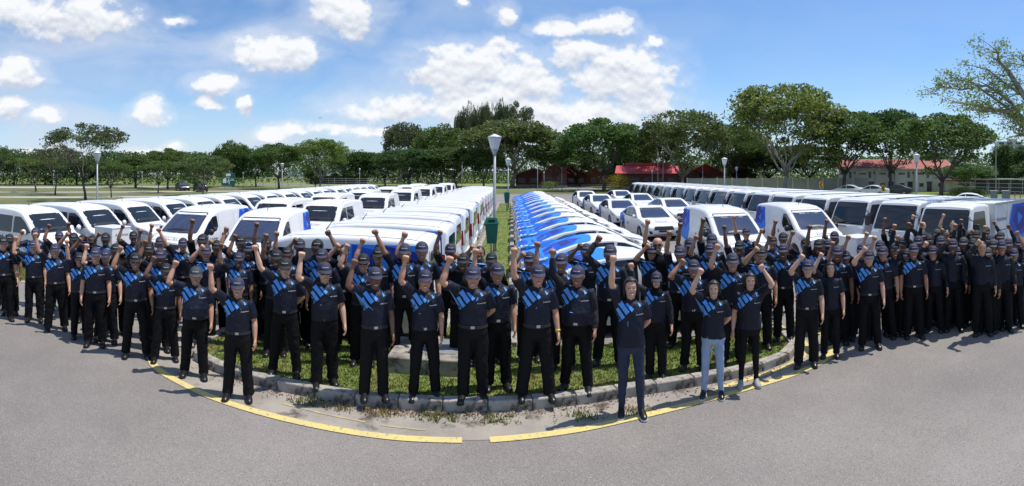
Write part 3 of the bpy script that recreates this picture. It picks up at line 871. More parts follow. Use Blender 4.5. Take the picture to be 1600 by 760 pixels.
def hall(px, d, wpx, eave, ridge, label, depth=8.0, clere=False, rz=0.0):
    """red roofed hall with its gable or eaves towards the car park"""
    x, y = pol(px, d); L = wpx * d / FPX; a = -(px - CX) / FPX
    t = tag(empty('hall', (x, y, 0), a + rz), label, 'building')
    MB().box((0, depth / 2, eave / 2), (L, depth, eave)).build('wall', brick, t)
    mb = MB(); o = .6
    h = L / 2 + o
    if not clere:   # gable faces us
        vs = [(-h, -o, eave - .12), (0, -o, ridge), (h, -o, eave - .12), (-h, depth + o, eave - .12), (0, depth + o, ridge), (h, depth + o, eave - .12)]
        vs += [(vx_, vy_, vz_ + .12) for vx_, vy_, vz_ in vs]
        mb.add(vs, [(0, 1, 4, 3), (1, 2, 5, 4), (6, 9, 10, 7), (7, 10, 11, 8), (0, 6, 7, 1), (1, 7, 8, 2), (3, 4, 10, 9), (4, 5, 11, 10), (0, 3, 9, 6), (2, 8, 11, 5)])
        g = MB(); g.add([(-L / 2, -.004, eave), (L / 2, -.004, eave), (0, -.004, ridge - .1)], [(0, 1, 2)]); g.build('gable', brick, t)
    else:
        vs = [(-h, -o, eave - .1), (h, -o, eave - .1), (h, depth / 2, ridge - .6), (-h, depth / 2, ridge - .6)]
        vs += [(vx_, vy_, vz_ + .1) for vx_, vy_, vz_ in vs]
        mb.add(vs, [(3, 2, 1, 0), (4, 5, 6, 7), (0, 1, 5, 4), (1, 2, 6, 5), (2, 3, 7, 6), (3, 0, 4, 7)])
        mb.box((0, depth / 2 + .5, ridge - .22), (L * .8, 1.4, .5))
    mb.build('roof', redroof, t)
    n = max(2, int(L / 2.2))
    for i in range(n):
        w = MB().box((-L / 2 + (i + .5) * L / n, -.03, eave * .55), (L / n * .6, .08, eave * .35)).build('window', winm, t)
        MB().box((-L / 2 + (i + .5) * L / n, -.06, eave * .36), (L / n * .66, .14, .06)).build('sill', creamd, w)
    for i in range(int(L / .9)):
        pass
    MB().box((0, -.05, .25), (L + .02, .1, .5)).build('plinth', creamd, t)
hall(834, 118, 56, 2.7, 4.2, 'red roofed hall half hidden behind the trees left of the pole')
hall(866, 112, 40, 3.0, 4.9, 'narrow gabled hall with red roof beyond the blue tails', depth=6)
hall(892, 120, 46, 2.6, 4.6, 'low red roofed hall left of the thick pale trunk')
hall(935, 124, 60, 2.7, 4.2, 'dark brick hall behind the thick pale trunk')
hall(1012, 100, 92, 3.0, 5.0, 'long red roofed hall with raised ridge behind the far trucks', clere=True)
hall(1062, 108, 62, 3.1, 5.2, 'red gabled hall right of the long red roofed hall')
hall(1102, 112, 56, 3.2, 5.0, 'last red gabled hall before the dark trees', depth=6)
hall(1160, 116, 44, 2.6, 4.2, 'small brick hall in the dark under the right trees', depth=6)

# two storey building on the right
bx, by = pol(1402, 86)
bt = tag(empty('apartment_block', (bx, by, 0), -(1402 - CX) / FPX + 0.10), 'cream two storey building with red tiled roof behind the right trees', 'building')
BL, BD, BE = 19.0, 7.0, 3.75
MB().box((0, BD / 2, BE / 2), (BL, BD, BE)).build('wall', cream, bt)
mb = MB(); h = BL / 2 + .4
mb.add([(-h, -.5, BE), (h, -.5, BE), (h, BD + .5, BE), (-h, BD + .5, BE), (-h + 1.2, BD / 2, 5.35), (h - 1.2, BD / 2, 5.35)], [(0, 1, 5, 4), (1, 2, 5), (2, 3, 4, 5), (3, 0, 4), (3, 2, 1, 0)])
rf = mb.build('roof', tile, bt)
MB().box((-1.5, BD / 2, 5.5), (.4, .4, .7)).build('chimney', whitew, rf)
MB().box((0, -.54, BE - .07), (BL + .8, .08, .14)).build('fascia', whitew, bt)
for i in range(6):
    x0 = -BL / 2 + 1.55 + i * 3.15
    w = MB().box((x0 - .75, -.02, 2.95), (1.0, .08, .32)).build('window', winm, bt)
    for k in range(3): MB().box((x0 - 1.05 + k * .3, -.07, 2.95), (.04, .03, .32)).build('mullion', whitew, w)
    MB().box((x0 + .35, -.02, 2.75), (.42, .08, 1.0)).build('louvre', mat('dark louvre', (.12, .14, .14), .5), bt)
    MB().box((x0 + 1.05, -.02, 3.05), (.26, .08, .28)).build('window', winm, bt)
    MB().box((x0 + .8, -.18, 1.75), (1.5, .36, .12)).build('ledge', whitew, bt)
    MB().box((x0 + .6, -.02, .85), (.8, .1, 1.7)).build('doorway', winm, bt)
    MB().box((x0 - .7, -.02, 1.1), (.7, .08, .6)).build('window', winm, bt)
    MB().box((x0 + 1.35, -.2, BE / 2 - .1), (.16, .4, BE - .3)).build('pier', cream, bt)
# perimeter wall in shade left of the building
wx, wy = pol(1215, 84)
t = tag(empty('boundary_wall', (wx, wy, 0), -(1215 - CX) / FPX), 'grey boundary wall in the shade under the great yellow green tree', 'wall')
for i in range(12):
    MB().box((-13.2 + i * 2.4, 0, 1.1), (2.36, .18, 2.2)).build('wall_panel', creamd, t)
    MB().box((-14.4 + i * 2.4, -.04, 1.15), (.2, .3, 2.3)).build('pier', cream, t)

def tower(px, d, wpx, ytop, label, floors=9, depth=18):
    x, y = pol(px, d); L = wpx * d / FPX; H = EYE + (HY - ytop) * d / FPX
    t = tag(empty('tower_block', (x, y, 0), -(px - CX) / FPX + .15), label, 'building')
    MB().box((0, depth / 2, H / 2), (L, depth, H)).build('wall', whitew, t)
    MB().box((L * .15, depth / 2, H + 1.2), (L * .35, depth * .5, 2.4)).build('roof_house', creamd, t)
    nb = max(2, int(L / 6))
    for f in range(floors):
        z = H * (f + .55) / floors
        for i in range(nb):
            MB().box((-L / 2 + (i + .5) * L / nb, -.1, z), (L / nb * .62, .3, H / floors * .42)).build('window', winm, t)
tower(528, 420, 34, 228, 'white tower block above the trees right of the pale yellow green tree')
tower(480, 460, 52, 262, 'pale apartment block glimpsed through the pale yellow green tree', 5)
tower(1578, 460, 40, 221, 'white tower block above the trees at the right edge', 8)
tower(1478, 470, 30, 232, 'pale tower block glimpsed behind the umbrella shaped tree', 7)
# floodlight mast
fx, fy = pol(511, 300); FH = EYE + (HY - 222) * 300 / FPX
t = tag(empty('floodlight_mast', (fx, fy, 0)), 'floodlight mast with rows of lamps beside the white tower block', 'mast')
MB().tube([(-1.5, 0, 0), (-1.5, 0, FH)], [.4, .25], 8).build('mast_leg', galv, t); MB().tube([(1.5, 0, 0), (1.5, 0, FH)], [.4, .25], 8).build('mast_leg', galv, t)
for k in range(3):
    MB().box((0, 0, FH - k * 3.6), (8.5, .4, .4)).build('crossbar', galv, t)
    for j in (-3, 0, 3): MB().ell((j, -.6, FH - k * 3.6 + .6), (1.0, .7, .9), 8, 6).build('floodlight', blackp, t)
# low shed on the lawn
hx, hy = pol(532, 150)
t = tag(empty('shelter', (hx, hy, 0), .3), 'low open shelter with flat pale roof on the far lawn', 'shelter')
MB().box((0, 0, 2.5), (17, 6, .3)).build('roof', whitew, t); MB().box((0, 1.5, 1.1), (15, 2, 2.2)).build('wall', mat('painted shade wall', (.09, .09, .1), .8), t)  # dark wall colour stands for the shade inside the shelter
for i in range(6): MB().box((-8 + i * 3.2, -2.5, 1.2), (.2, .2, 2.4)).build('post', galv, t)

# ------------------------------------------------------------------ fences, signs
def fence(pts, h, gap, label, wires=4, m=None):
    t = tag(empty('wire_fence', (pts[0][0], pts[0][1], 0)), label, 'fence')
    o = Vector((pts[0][0], pts[0][1]))
    post = MB().tube([(0, 0, 0), (0, 0, h)], .045, 6).mesh('post', m or galv)
    R = []
    for a, b in zip(pts, pts[1:]):
        a, b = Vector(a), Vector(b); n = max(1, int((b - a).length / gap))
        R += [a.lerp(b, i / n) for i in range(n)]
    R.append(Vector(pts[-1]))
    for p in R:
        q_ = newobj('post', post, t); q_.location = (p.x - o.x, p.y - o.y, 0)
    for k in range(wires):
        z = h * (k + .7) / wires
        MB().tube([(p.x - o.x, p.y - o.y, z) for p in R], .018, 4).build('rail', m or galv, t)
fence([pol(355, 118), pol(470, 112), pol(620, 112), pol(716, 112)], 2.0, 2.6, 'chain fence with thin posts in front of the far lawn', 5)
fence([pol(840, 90), pol(1000, 88)], .9, 3.0, 'low railing in front of the red roofed halls', 2)
fence([pol(1490, 70), pol(1545, 66), pol(1610, 62)], 1.9, 2.4, 'wire fence at the right end of the car park', 4)

gx, gy = pol(357, 98)
signg = mat('sign green', (0.0, 0.115, 0.07), 0.5)
t = tag(empty('road_sign', (gx, gy, 0), (800 - 357) / FPX * 1.0), 'green direction sign with white route diagram in the left field', 'sign')
sw = 20 * 98 / FPX
zc = EYE - (280.5 - HY) * 98 / FPX
MB().box((0, 0, zc), (sw, .05, sw)).build('sign_plate', signg, t)
for s_ in (-.3, .3): MB().tube([(s_ * sw, .06, 0), (s_ * sw, .06, zc)], .05, 8).build('post', galv, t)
mb = MB()
for (u, v, w, hgt, an) in ((-.02, .36, .36, .19, 0), (-.05, .17, .3, .035, 0), (.3, .02, .25, .04, 0), (.28, -.07, .34, .04, 0), (-.3, -.12, .27, .33, 0), (.02, -.03, .05, .24, 0), (-.04, -.16, .05, .22, .7), (.06, -.24, .05, .3, 0), (-.26, .08, .12, .07, 0)):
    mb.box((u * sw, -.035, zc + v * sw), (w * sw, .02, hgt * sw))
mb.build('route_diagram', whiteink, t)
# chevron signs
yel = mat('chevron yellow', (0.75, 0.40, 0.02), 0.5)
for px, py, d, label in ((1283, 289, 64, 'yellow and black chevron sign under the dark limbed tree'), (1380, 294, 60, 'yellow and black chevron sign before the white building')):
    x, y = pol(px, d); z = EYE - (py - HY) * d / FPX
    t = tag(empty('chevron_sign', (x, y, 0), -(px - CX) / FPX), label, 'sign', 'chevron signs')
    MB().box((0, 0, z), (.46, .04, .7)).build('sign_plate', yel, t)
    mb = MB()
    for s_ in (-1, 1): mb.add([(.15, -.03, z + s_ * .3), (.02, -.03, z + s_ * .3), (-.16, -.03, z), (-.03, -.03, z)], [(0, 1, 2, 3), (3, 2, 1, 0)])
    mb.build('chevron', blackp, t)
    MB().tube([(0, .05, 0), (0, .05, z + .5)], .035, 6).build('post', galv, t)
# right hand utilities
hed = random.Random(9)
def shrub(name, px, d, w, h, label, lm, n=1800, zb=0):
    x, y = pol(px, d); lv = []; lf = []
    for _ in range(n):
        p = Vector((hed.gauss(0, w * .26), hed.gauss(0, w * .2), zb + h * hed.random() ** .8 * (1 - .25 * hed.random()))); l = hed.uniform(.05, .11)
        nrm = Vector((hed.uniform(-1, 1), hed.uniform(-1, 1), hed.uniform(-.2, 1.2))).normalized()
        ax = Matrix.Rotation(hed.uniform(0, 6.3), 3, nrm) @ nrm.orthogonal().normalized(); bx = nrm.cross(ax) * l * .5; ax = ax * l
        b = len(lv); lv.extend([tuple(p - ax), tuple(p + bx), tuple(p + ax), tuple(p - bx)]); lf.append((b, b + 1, b + 2, b + 3))
    t = tag(empty(name, (x, y, 0)), label, 'shrub')
    m = MB(); m.v = lv; m.f = lf; m.m = [0] * len(lf); m.build('foliage', lm, t)
    st = MB()
    for k in range(5): st.tube([(hed.uniform(-.1, .1), hed.uniform(-.1, .1), 0), (hed.uniform(-w, w) * .2, hed.uniform(-w, w) * .15, h * .7)], [.03, .01], 5)
    st.build('stem', barkm, t)
shrub('shrub', 1503, 57, 3.0, 1.5, 'light green shrub at the foot of the white building', leafL, 3500)
shrub('shrub', 1527, 58, 2.4, 1.3, 'low shrub right of the light green one', leafM, 2600)
shrub('shrub', 966, 84, 4.0, 3.0, 'yellow flowering shrub right of the thick pale trunk', leafmat('leaf yellow', (.35, .30, .02)), 2600)
shrub('shrub', 858, 100, 3.0, 1.6, 'pale shrub before the narrow gabled hall', leafL, 1500)
cabm = mat('grey green cabinet', (.17, .20, .19), .6)
for px, label in ((1553, 'left of the two grey utility cabinets by the right fence'), (1571, 'right of the two grey utility cabinets by the right fence')):
    x, y = pol(px, 46)
    t = tag(empty('utility_cabinet', (x, y, 0), -(px - CX) / FPX), label, 'cabinet', 'grey utility cabinets')
    MB().box((0, 0, .72), (.62, .5, 1.44), bev=.02).build('cabinet_body', cabm, t); MB().box((0, 0, 1.48), (.7, .58, .08), bev=.02).build('cabinet_lid', creamd, t)
    MB().box((.2, -.262, .8), (.03, .02, .16)).build('handle', blackp, t)
x, y = pol(1570, 78)
t = tag(empty('covered_walkway', (x, y, 0), -(1570 - CX) / FPX), 'covered walkway with pale flat roof at the right edge', 'walkway')
MB().box((0, 0, 2.15), (9, 2, .16)).build('roof', whitew, t); MB().box((0, 1.0, .95), (9, .1, 1.9)).build('shade_sheet', mat('painted walkway shade', (.1, .11, .1), .8), t)  # dark sheet painted as the shade under the walkway roof
for i in range(6): MB().box((-4.3 + i * 1.72, -.8, 1.05), (.1, .1, 2.1)).build('post', galv, t)
x, y = pol(1510, 84)
t = tag(empty('low_shed', (x, y, 0), -(1510 - CX) / FPX), 'low shed with orange tiled roof right of the white building', 'shed')
MB().box((0, 1, .9), (6.6, 2, 1.8)).build('wall', cream, t); MB().box((0, .8, 1.92), (7.2, 3, .2)).build('roof', tile, t)
rm = mat('wooden frame', (.24, .17, .11), .8)
x, y = pol(1590, 40)
t = tag(empty('timber_frame', (x, y, 0), -.9), 'rough timber frame by the right edge behind the last truck', 'frame')
for k in range(4): MB().box((-.6 + k * .4, 0, .8), (.06, .06, 1.6)).build('upright', rm, t)
for k in range(3): MB().box((0, .06, .4 + k * .5), (1.5, .04, .06)).build('crossbar', rm, t)
# aeroplane far away
x, y = pol(500, 4000)
t = tag(empty('aeroplane', (x, y, EYE + (HY - 184.5) * 4000 / FPX), .5), 'tiny distant aeroplane in the clouds left of centre', 'aeroplane')
MB().tube([(-11, 0, 0), (-9, 0, 0), (9, 0, .5), (12, 0, 1.2)], [.4, 1.6, 1.6, .4], 8).build('fuselage', blackp, t)
MB().box((0, 0, -.4), (3.4, 22, .5)).build('wing', blackp, t); MB().box((11, 0, 3), (2.4, .5, 5)).build('tail_fin', blackp, t)

# ------------------------------------------------------------------ projected panels, lettering
def roundpoly(P, r=.04, k=3):
    out = []; n = len(P)
    for i in range(n):
        p0, p1, p2 = Vector(P[i - 1]), Vector(P[i]), Vector(P[(i + 1) % n])
        a = p1 + (p0 - p1).normalized() * min(r, (p0 - p1).length * .45); b = p1 + (p2 - p1).normalized() * min(r, (p2 - p1).length * .45)
        for j in range(k + 1):
            t = j / k
            out.append(tuple((1 - t) ** 2 * a + 2 * t * (1 - t) * p1 + t * t * b))
    return out

def project(bvh, uv, axis, side, off):
    if axis == 'y': o, d = Vector((uv[0], side * 6, uv[1])), Vector((0, -side, 0))
    elif axis == 'x': o, d = Vector((side * 6, uv[0], uv[1])), Vector((-side, 0, 0))
    else: o, d = Vector((uv[0], uv[1], side * 6)), Vector((0, 0, -side))
    h, nrm, _, _ = bvh.ray_cast(o, d)
    if h is None:
        h, nrm, _, _ = bvh.find_nearest(o - d * -5.3 if axis != 'z' else o)
        return h + nrm * off
    if nrm.dot(d) > 0: nrm = -nrm
    return h + nrm * off

def patch(bvh, poly, axis='y', side=1, off=.004, step=.09):
    P = [Vector((p[0], p[1])) for p in poly]; pts = []
    for i in range(len(P)):
        a, b = P[i], P[(i + 1) % len(P)]; k = max(1, int((b - a).length / step))
        pts += [a.lerp(b, j / k) for j in range(k)]
    nb = len(pts)
    xs = [p.x for p in P]; ys = [p.y for p in P]; pl = [tuple(p) for p in P]
    x = min(xs) + step / 2
    while x < max(xs):
        y = min(ys) + step / 2
        while y < max(ys):
            if inside((x, y), pl): pts.append(Vector((x, y)))
            y += step
        x += step
    r = delaunay_2d_cdt(pts, [(i, (i + 1) % nb) for i in range(nb)], [], 1, 1e-5)
    vs = [project(bvh, v, axis, side, off) for v in r[0]]
    fs = [tuple(f) for f in r[2]]
    ax = {'x': Vector((side, 0, 0)), 'y': Vector((0, side, 0)), 'z': Vector((0, 0, side))}[axis]
    if fs:
        a, b, c = (vs[i] for i in fs[len(fs) // 2][:3])
        if (b - a).cross(c - a).dot(ax) < 0: fs = [tuple(reversed(f)) for f in fs]
    return vs, fs

TXT = {}
TMP = bpy.data.scenes.new('bake')       # scratch scene so that baking a mesh does not touch the growing main scene
def baked(o):
    TMP.collection.objects.link(o)
    vl = TMP.view_layers[0]; vl.update()
    me = bpy.data.meshes.new_from_object(o.evaluated_get(vl.depsgraph))
    bpy.data.objects.remove(o)
    return me
def text2d(s):
    if s not in TXT:
        cu = bpy.data.curves.new('t', 'FONT'); cu.body = s; cu.resolution_u = 2
        o = bpy.data.objects.new('t', cu)
        me = baked(o)
        xs = [v.co.x for v in me.vertices]; x0, x1 = min(xs), max(xs)
        vs = [((v.co.x - x0) / (x1 - x0), v.co.y / (x1 - x0)) for v in me.vertices]
        TXT[s] = (vs, [tuple(p.vertices) for p in me.polygons])
    return TXT[s]

def lettering(bvh, s, u0, v0, width, axis, side, off=.005, flip=False):
    """text on a surface; u runs along the surface, flip mirrors the reading direction"""
    vs, fs = text2d(s)
    W3 = [project(bvh, (u0 + (-1 if flip else 1) * a * width, v0 + b * width), axis, side, off) for a, b in vs]
    ax = {'x': Vector((side, 0, 0)), 'y': Vector((0, side, 0)), 'z': Vector((0, 0, side))}[axis]
    a, b, c = (W3[i] for i in fs[0][:3])
    if (b - a).cross(c - a).dot(ax) < 0: fs = [tuple(reversed(f)) for f in fs]
    return W3, fs

def bvh_of(me):
    return BVHTree.FromPolygons([v.co.copy() for v in me.vertices], [tuple(p.vertices) for p in me.polygons])

# ------------------------------------------------------------------ vehicles
def interp(K, x):
    if x <= K[0][0]: return K[0][1:]
    for a, b in zip(K, K[1:]):
        if x <= b[0]:
            t = (x - a[0]) / (b[0] - a[0])
            return tuple(p + (q_ - p) * t for p, q_ in zip(a[1:], b[1:]))
    return K[-1][1:]

def body_loft(K, zb, wheels, R, belt, tum, rtop, crown=.03, n=84, low=.03):
    """K: stations (x, roof height, half width). Returns MB of the shell."""
    x0, x1 = K[0][0], K[-1][0]
    xs = sorted(set([round(x0 + (x1 - x0) * i / n, 4) for i in range(n + 1)] + [k[0] for k in K]))
    prof = [list(interp(K, x)) for x in xs]
    for _ in range(2):
        sm = [p[:] for p in prof]
        for i in range(2, len(prof) - 2):
            for j in (0, 1): sm[i][j] = prof[i - 1][j] * .25 + prof[i][j] * .5 + prof[i + 1][j] * .25
        prof = sm
    rings = []
    for x, (zt, w) in zip(xs, prof):
        zz = zb
        for xc in wheels:
            if abs(x - xc) < R: zz = max(zz, .30 + sqrt(R * R - (x - xc) ** 2))
        end = min(x - x0, x1 - x)
        if end < .25: zz += (.25 - end) * .5
        zz = min(zz, zt - .12)
        r = min(rtop, (zt - zz) * .42)
        zc = zt - r
        def ys(z):
            y = w
            if z > belt: y -= tum * (z - belt)
            if z < zb + .22: y -= low * (zb + .22 - z) / .22
            return y
        half = []
        for i in range(8):
            z = zz + (zc - zz) * i / 7
            half.append((ys(z), z))
        yc = ys(zc)
        for i in range(1, 6):
            a = pi / 2 * i / 5
            half.append((yc - r + r * cos(a), zc + r * sin(a)))
        ye = yc - r
        for t in (.66, .33):
            half.append((ye * t, zt + crown * (1 - t * t)))
        ring = [(x, y, z) for y, z in half] + [(x, 0, zt + crown)] + [(x, -y, z) for y, z in reversed(half)]
        rings.append(ring)
    m = len(rings[0]); mb = MB()
    vs = [v for r_ in rings for v in r_]; fs = []
    for i in range(len(rings) - 1):
        for k in range(m - 1):
            fs.append((i * m + k, (i + 1) * m + k, (i + 1) * m + k + 1, i * m + k + 1))
        fs.append((i * m + m - 1, (i + 1) * m + m - 1, (i + 1) * m, i * m))
    fs.append(tuple(range(m))); fs.append(tuple(reversed([(len(rings) - 1) * m + k for k in range(m)])))
    mb.add(vs, fs)
    return mb

def shell(mb, name, m, parent):
    me = mb.mesh(name, m)
    bm = bmesh.new(); bm.from_mesh(me); bmesh.ops.recalc_face_normals(bm, faces=bm.faces); bm.to_mesh(me); bm.free()
    autosmooth(me, 38)
    return newobj(name, me, parent), bvh_of(me)

WHEEL = {}
def wheel(parent, x, y, r=.31, w=.2):
    k = (r, w)
    if k not in WHEEL:
        ty = MB().lathe([(r * .62, -w / 2), (r * .9, -w / 2), (r * .985, -w * .4), (r, -w * .2), (r, w * .2), (r * .985, w * .4), (r * .9, w / 2), (r * .62, w / 2)], 22, axis='y').mesh('wheel', rubber, True)
        rm_ = MB(); rm_.lathe([(0.001, w * .30), (r * .16, w * .34), (r * .2, w * .3), (r * .22, w * .12), (r * .55, w * .14), (r * .58, w * .42), (r * .64, w * .46)], 22, axis='y')
        rm_.lathe([(0.001, -w * .30), (r * .16, -w * .34), (r * .2, -w * .3), (r * .22, -w * .12), (r * .55, -w * .14), (r * .58, -w * .42), (r * .64, -w * .46)], 22, axis='y')
        for s_ in (-1, 1):
            for i in range(5):
                a = 2 * pi * i / 5
                rm_.tube([(cos(a) * r * .15, s_ * w * .3, sin(a) * r * .15), (cos(a) * r * .6, s_ * w * .4, sin(a) * r * .6)], r * .085, 5)
        WHEEL[k] = (ty, rm_.mesh('rim', alloy))
    o = newobj('wheel', WHEEL[k][0], parent); o.location = (x, y, r)
    newobj('rim', WHEEL[k][1], o)

def add_patch(name, parent, bvh, poly, m, axis='y', side=1, off=.004, step=.09, rnd=0.0):
    if rnd: poly = roundpoly(poly, rnd)
    vs, fs = patch(bvh, poly, axis, side, off, step)
    return MB().add(vs, fs).build(name, m, parent, True)

def mirror_part(parent, x, y, z, m, s=1.0):
    side = 1 if y > 0 else -1
    mb = MB(); mb.ell((x, y + side * .13 * s, z), (.07 * s, .10 * s, .105 * s), 10, 7, 0)
    o = mb.build('mirror', m, parent, True)
    MB().tube([(x + .03, y - side * .02, z - .05), (x, y + side * .1, z - .03)], [.025, .02], 6).build('mirror_arm', blackp, o)
    MB().ell((x - .05 * s, y + side * .13 * s, z), (.03 * s, .082 * s, .085 * s), 10, 6).build('mirror_glass', glassm, o)

def common(t, bvh, L, wfront, zl, zg, plate=True):
    """grille, bumper, plate, lamps at the nose"""
    pass

def panels(t, bvh, P, axis, side, off=.0045):
    """coloured graphic: list of (material, polygon)"""
    for i, (m, poly) in enumerate(P):
        add_patch('graphic_panel', t, bvh, poly, m, axis, side, off + .0006 * i, .1)

GVAN = [(blueA, [(-2.12, .75), (-1.2, .62), (-.98, 1.05), (-1.25, 1.72), (-2.08, 1.72)]),
        (blueB, [(-2.12, .95), (-1.5, 1.02), (-1.12, 1.3), (-1.3, 1.73), (-1.62, 1.55), (-2.1, 1.45)]),
        (blueC, [(-2.12, 1.2), (-1.7, 1.14), (-1.42, 1.42), (-1.72, 1.74), (-2.09, 1.62)]),
        (blueA, [(-1.75, 1.3), (-1.52, 1.2), (-1.48, 1.5)])]

GVANL = [(blueA, [(-2.12, .70), (-1.0, .55), (-.68, 1.0), (-.70, 1.74), (-2.08, 1.74)]), (blueB, [(-2.12, .9), (-1.35, .98), (-.86, 1.15), (-.86, 1.73), (-1.5, 1.6), (-2.1, 1.45)]),
         (blueC, [(-2.12, 1.15), (-1.6, 1.1), (-1.1, 1.38), (-1.3, 1.75), (-2.09, 1.62)]), (blueA, [(-1.75, 1.3), (-1.45, 1.2), (-1.4, 1.52)])]

def bugs(t, bvh, x, z, side, s=1.0):
    """pictograms on the door: a cluster of dark blobs and two bars"""
    mb = MB()
    for (dx, dz, w, h) in ((0, 0, .045, .06), (.09, .04, .03, .05), (.1, -.06, .04, .045), (-.07, .05, .03, .035), (.17, -.02, .025, .06)):
        P = [(x + (dx + w * cos(a)) * s, z + (dz + h * sin(a)) * s) for a in [2 * pi * k / 8 for k in range(8)]]
        v, f = patch(bvh, P, 'y', side, .006, .2); mb.add(v, f)
    for dx in (.29, .38):
        P = [(x + (dx - .025) * s, z - .09 * s), (x + (dx + .03) * s, z - .1 * s), (x + (dx + .03) * s, z + .09 * s), (x + (dx - .025) * s, z + .1 * s)]
        v, f = patch(bvh, P, 'y', side, .006, .2); mb.add(v, f)
    mb.build('pictogram', inkm, t)

def high_van():
    t = empty('panel_van')
    K = [(-2.22, 1.66, .80), (-2.19, 1.74, .845), (-2.12, 1.79, .875), (-1.9, 1.83, .895), (-1.0, 1.875, .91), (-.2, 1.875, .91), (.35, 1.835, .91), (.62, 1.77, .908),
         (.80, 1.66, .905), (1.02, 1.46, .90), (1.28, 1.20, .89), (1.42, 1.09, .88), (1.6, 1.04, .87), (1.9, .97, .84), (2.05, .90, .80), (2.15, .80, .74), (2.2, .66, .66)]
    o, b = shell(body_loft(K, .24, (-1.42, 1.36), .375, 1.08, .15, .095, .03), 'body', whitepaint, t)
    add_patch('windscreen_seal', t, b, [(-.73, 1.14), (.73, 1.14), (.66, 1.70), (-.66, 1.70)], blackp, 'x', 1, .003, .09, .07)
    ws = add_patch('windscreen', t, b, [(-.70, 1.165), (.70, 1.165), (.635, 1.675), (-.635, 1.675)], glassm, 'x', 1, .006, .09, .06)
    MB().tube([project(b, (-.5, 1.18), 'x', 1, .02), project(b, (.1, 1.22), 'x', 1, .02)], .012, 5).build('wiper', blackp, ws)
    for s in (-1, 1):
        add_patch('door_window', t, b, [(1.20, 1.14), (.30, 1.10), (.30, 1.62), (.62, 1.62), (.86, 1.47)], glassm, 'y', s, .005, .1, .05)
        add_patch('side_window', t, b, [(.22, 1.10), (-.62, 1.10), (-.58, 1.64), (.22, 1.63)], glassm, 'y', s, .005, .1, .05)
        mirror_part(t, 1.0, s * .90, 1.16, whitepaint)
        bugs(t, b, -.35, .90, s)
        panels(t, b, GVANL, 'y', s)
        add_patch('headlight', t, b, [(2.06, .72), (1.62, .80), (1.42, .96), (1.52, .99), (1.95, .88)], chrome, 'y', s, .006, .07, .03)
        for x_ in (.26, -.66): add_patch('door_seam', t, b, [(x_, .45), (x_ + .012, .45), (x_ + .012, 1.68), (x_, 1.68)], blackp, 'y', s, .003, .2)
        add_patch('roof_seam', t, b, [(-2.05, s * .66), (.45, s * .66), (.45, s * .685), (-2.05, s * .685)], inkm, 'z', 1, .004, .15)
        add_patch('taillight', t, b, [(s * .70, .78), (s * .815, .78), (s * .80, 1.28), (s * .70, 1.24)], redm, 'x', -1, .008, .09, .02)
        add_patch('taillight', t, b, [(-2.19, .80), (-2.10, .78), (-2.06, 1.26), (-2.17, 1.24)], redm, 'y', s, .010, .09, .02)
        add_patch('door_handle', t, b, [(.05, .93), (.2, .93), (.2, .97), (.05, .97)], blackp, 'y', s, .02, .1)
    add_patch('rear_window', t, b, [(-.62, 1.12), (.62, 1.12), (.56, 1.60), (-.56, 1.60)], glassm, 'x', -1, .006, .1, .06)
    add_patch('grille', t, b, [(-.55, .60), (.55, .60), (.60, .78), (-.60, .78)], blackp, 'x', 1, .006, .09, .04)
    add_patch('lower_grille', t, b, [(-.6, .34), (.6, .34), (.62, .50), (-.62, .50)], blackp, 'x', 1, .006, .09, .04)
    add_patch('number_plate', t, b, [(-.25, .515), (.25, .515), (.25, .60), (-.25, .60)], blackp, 'x', 1, .016, .1)
    add_patch('rear_plate', t, b, [(-.25, .82), (.25, .82), (.25, .93), (-.25, .93)], whiteink, 'x', -1, .012, .1)
    MB().box((-2.2, 0, .48), (.12, 1.6, .2), bev=.04).build('rear_bumper', whitepaint, t)
    v, f = lettering(b, 'Anticimex', -.30, 1.0, .6, 'x', 1, .006)
    MB().add(v, f).build('bonnet_lettering', greyink, t)
    MB().tube([(-.1, .1, 1.9), (-.22, .1, 2.06)], [.012, .006], 5).build('aerial', blackp, t)
    add_patch('roof_seam', t, b, [(-1.98, -.6), (-1.97, -.6), (-1.97, .6), (-1.98, .6)], greyink, 'z', 1, .004, .15)
    MB().box((0, 0, .28), (3.9, 1.5, .16)).build('underbody', rubber, t)
    for x_ in (-1.42, 1.36):
        for s in (-1, 1): wheel(t, x_, s * .79, .315)
    return t

